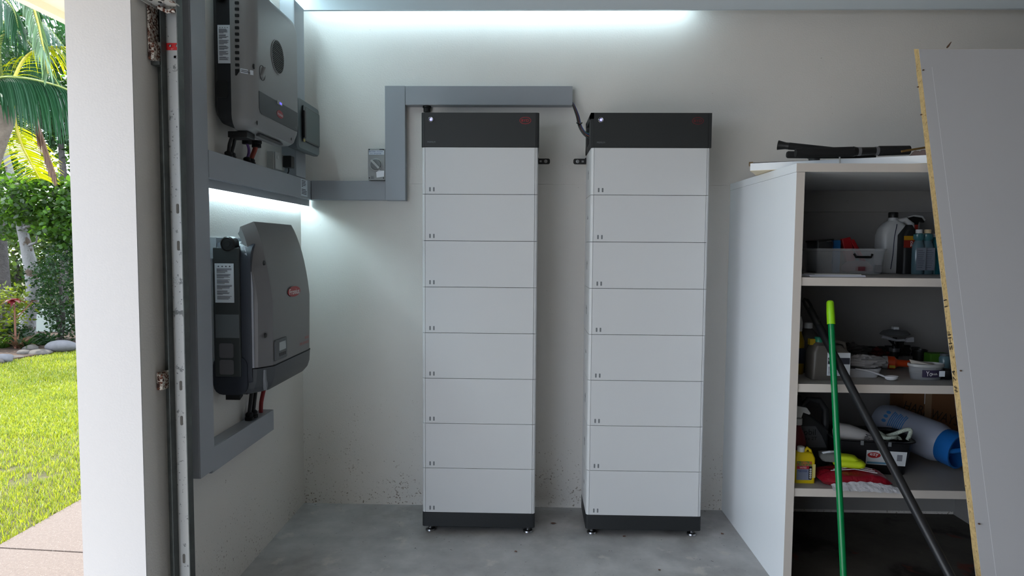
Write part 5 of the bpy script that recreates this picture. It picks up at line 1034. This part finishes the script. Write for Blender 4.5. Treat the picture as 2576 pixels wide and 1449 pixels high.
# palms
o = thing('palm_tree', 'dark straight palm trunk at left picture edge', 'palm', (Y(6, 760, 8.2)[0], 8.2, GZ)); xt = Y(6, 760, 8.2)[0]
MB().tube([(xt, 8.2, GZ), (xt+.0, 8.2, 1.0), (xt-.05, 8.2, 2.4), (xt-.1, 8.2, 4.5)], [.17, .13, .12, .11], 14).build('trunk', DBARK, o, smooth=60)
def frond(name, pts, ll, m, rm, parent, n=46, wid=.03, hang=1., spread=.35, seed=0, lab=None, base=.0):
    R = random.Random(seed); P = [Vector(p) for p in pts]; Q = []
    for i in range(len(P)-1):
        p0, p1, p2, p3 = P[max(i-1, 0)], P[i], P[i+1], P[min(i+2, len(P)-1)]
        for k in range(8):
            t = k/8; Q.append(.5*((2*p1)+(-p0+p2)*t+(2*p0-5*p1+4*p2-p3)*t*t+(-p0+3*p1-3*p2+p3)*t**3))
    Q.append(P[-1]); fr = MB().tube(Q, [.022*(1-.75*i/len(Q))+.004 for i in range(len(Q))], 6).build(name, rm, parent, smooth=60, label=lab)
    M = MB()
    for k in range(n):
        t = base+(1-base)*(k+.5)/n*.985; f = t*(len(Q)-1); i = int(f); p = Q[i].lerp(Q[min(i+1, len(Q)-1)], f-i); d = (Q[min(i+1, len(Q)-1)]-Q[max(i-1, 0)]).normalized(); s = d.cross(Vector((0, 0, 1)))
        s = s.normalized() if s.length > .1 else Vector((1, 0, 0))
        L2 = ll*(.55+.9*math.sin(math.pi*min(1, t*.85+.12)))*.7*R.uniform(.85, 1.1)
        for sg in (-1, 1): strap(M, p, d*R.uniform(.35, .6)+s*sg*spread+Vector((0, 0, -.25*hang+.1)), L2, wid, 2.4*hang, 6, up=Vector((0, 0, 1)) if hang > .5 else d)
    M.build('leaflets', m, fr, kind='stuff'); return fr
cp = thing('coconut_palm', 'curved coconut palm with drooping green fronds at top left', 'palm', (-6.9, 5.6, GZ))
YP = 5.2
MB().tube([(-6.9, 5.6, GZ), (-6.75, 5.5, 1.2), Y(-38, 440, YP), Y(-8, 350, YP), Y(12, 300, YP), Y(18, 268, YP)], [.2, .16, .13, .125, .12, .11], 16).build('trunk', PBARK, cp, smooth=60)
crown = Y(14, 255, YP)
RACH = mat('green_rachis', (120, 132, 60), .6); RACHY = mat('yellow_rachis', (180, 168, 70), .6); RACHD = mat('brown_rachis', (100, 76, 56), .7)
frond('frond', [Y(-60, 215, YP), Y(0, 197, 5.1), Y(40, 195, 5.), Y(95, 203, 4.95), Y(165, 224, 4.9), Y(230, 262, 4.8), Y(290, 330, 4.8)], .88, PALM, RACH, cp, n=115, wid=.036, hang=1.6, spread=.13, seed=1, lab='horizontal dark green frond with long hanging leaflets')
frond('frond', [Y(45, -130, 4.6), Y(62, -60, 4.6), Y(78, 0, 4.6), Y(95, 60, 4.6), Y(108, 120, 4.6), Y(122, 185, 4.65)], .42, PALMP, RACHY, cp, n=60, wid=.022, hang=1.2, spread=.6, seed=2, lab='pale hanging frond with yellow midrib')
frond('frond', [Y(-120, -60, 4.7), Y(-60, -40, 4.7), Y(-10, -20, 4.7), Y(30, 20, 4.7), Y(45, 70, 4.7)], .6, PALM, RACH, cp, n=50, wid=.026, hang=1.2, spread=.5, seed=3)
frond('frond', [crown, Y(-20, 180, 5.3), Y(-10, 90, 5.5), Y(40, 40, 5.7), Y(110, 60, 5.8), Y(170, 130, 5.9)], .75, PALM, RACH, cp, n=64, wid=.028, hang=.7, spread=.7, seed=4)
frond('frond', [crown, Y(60, 150, 5.6), Y(120, 120, 5.8), Y(190, 130, 6.0), Y(260, 190, 6.2)], .65, PALMY, RACHY, cp, n=56, wid=.026, hang=.7, spread=.7, seed=5)
frond('frond', [crown, Y(-60, 120, 5.4), Y(-90, 20, 5.6), Y(-40, -40, 5.8), Y(30, -30, 5.9), Y(90, 20, 6.0)], .8, PALM, RACH, cp, n=64, wid=.028, hang=.8, spread=.7, seed=8)
frond('frond', [crown, Y(40, 225, 5.3), Y(80, 270, 5.4), Y(105, 340, 5.5), Y(125, 400, 5.5), Y(140, 440, 5.5)], .38, DEAD, RACHD, cp, n=60, wid=.02, hang=1.6, spread=.2, seed=6, lab='dead brown frond hanging down', base=.3)
frond('frond', [Y(38, 265, 6.4), Y(42, 320, 6.4), Y(55, 365, 6.3), Y(75, 405, 6.2), Y(100, 450, 6.1)], .55, PALMY, RACHY, cp, n=44, wid=.026, hang=.25, spread=1.2, seed=7, lab='bright yellow green backlit frond hanging behind the trunk')
frond('frond', [crown, Y(0, 110, 5.8), Y(60, 20, 6.1), Y(150, 10, 6.4), Y(230, 80, 6.6)], .8, PALM, RACH, cp, n=70, wid=.03, hang=.9, spread=.6, seed=31)
frond('frond', [Y(-40, 40, 6.4), Y(20, 60, 6.4), Y(90, 130, 6.4), Y(150, 220, 6.4), Y(200, 320, 6.4)], .7, PALM, RACH, cp, n=70, wid=.03, hang=1., spread=.5, seed=32)
for k, a in enumerate((3.6, 4.3, 2.6)): c = Vector(crown); d = Vector((math.cos(a), math.sin(a), 0)); frond('frond', [c, c+d*.6+Vector((0, 0, .6)), c+d*1.4+Vector((0, 0, .8)), c+d*2.2+Vector((0, 0, .3)), c+d*2.7+Vector((0, 0, -.4))], .7, PALM, RACH, cp, n=36, wid=.03, hang=.9, spread=.6, seed=20+k)
# trees further back
for k, (x, y, h, r_, m_, lab) in enumerate(((-10.8, 11.5, 1.3, (1.8, 1.2, 1.3), BGL, 'sunlit olive bush far behind the pale tree'), (-9.4, 13.0, 1.0, (2.2, 1.2, 1.5), BGL, 'background bush right of the pale trunk'), (-13.5, 12.5, 1.5, (2.0, 1.4, 1.7), YG, 'pale background tree beyond the dark palm trunk'),
        (-8.6, 12.0, 3.9, (1.6, 1.2, 1.2), LG, 'green background tree above the hedge'), (-13.6, 14.0, 5.6, (2.3, 1.5, 1.6), LG, 'tall background tree seen between the palm fronds'), (-9.0, 10.6, 4.9, (1.7, .9, 1.5), DG, 'dark green tree crown high behind the palm fronds'), (-6.6, 13.0, 2.0, (2.6, 1.2, 2.3), DG, 'dark background tree behind the hedge shrub'), (-17.5, 14., 2.6, (3., 1.5, 3.), BGL, 'broad background tree beyond left of garden'))):
    o = thing('background_tree', lab, 'tree', (x, y, GZ)); npmesh('leaves', [leafcloud(3600, (x, y, h), r_, .15, 40+k, .6, shellk=.25)], m_, parent=o, kind='stuff'); MB().tube([(x, y, GZ), (x+.1, y, h*.6), (x, y, h)], [.09, .07, .03], 7).build('trunk', DBARK, o)
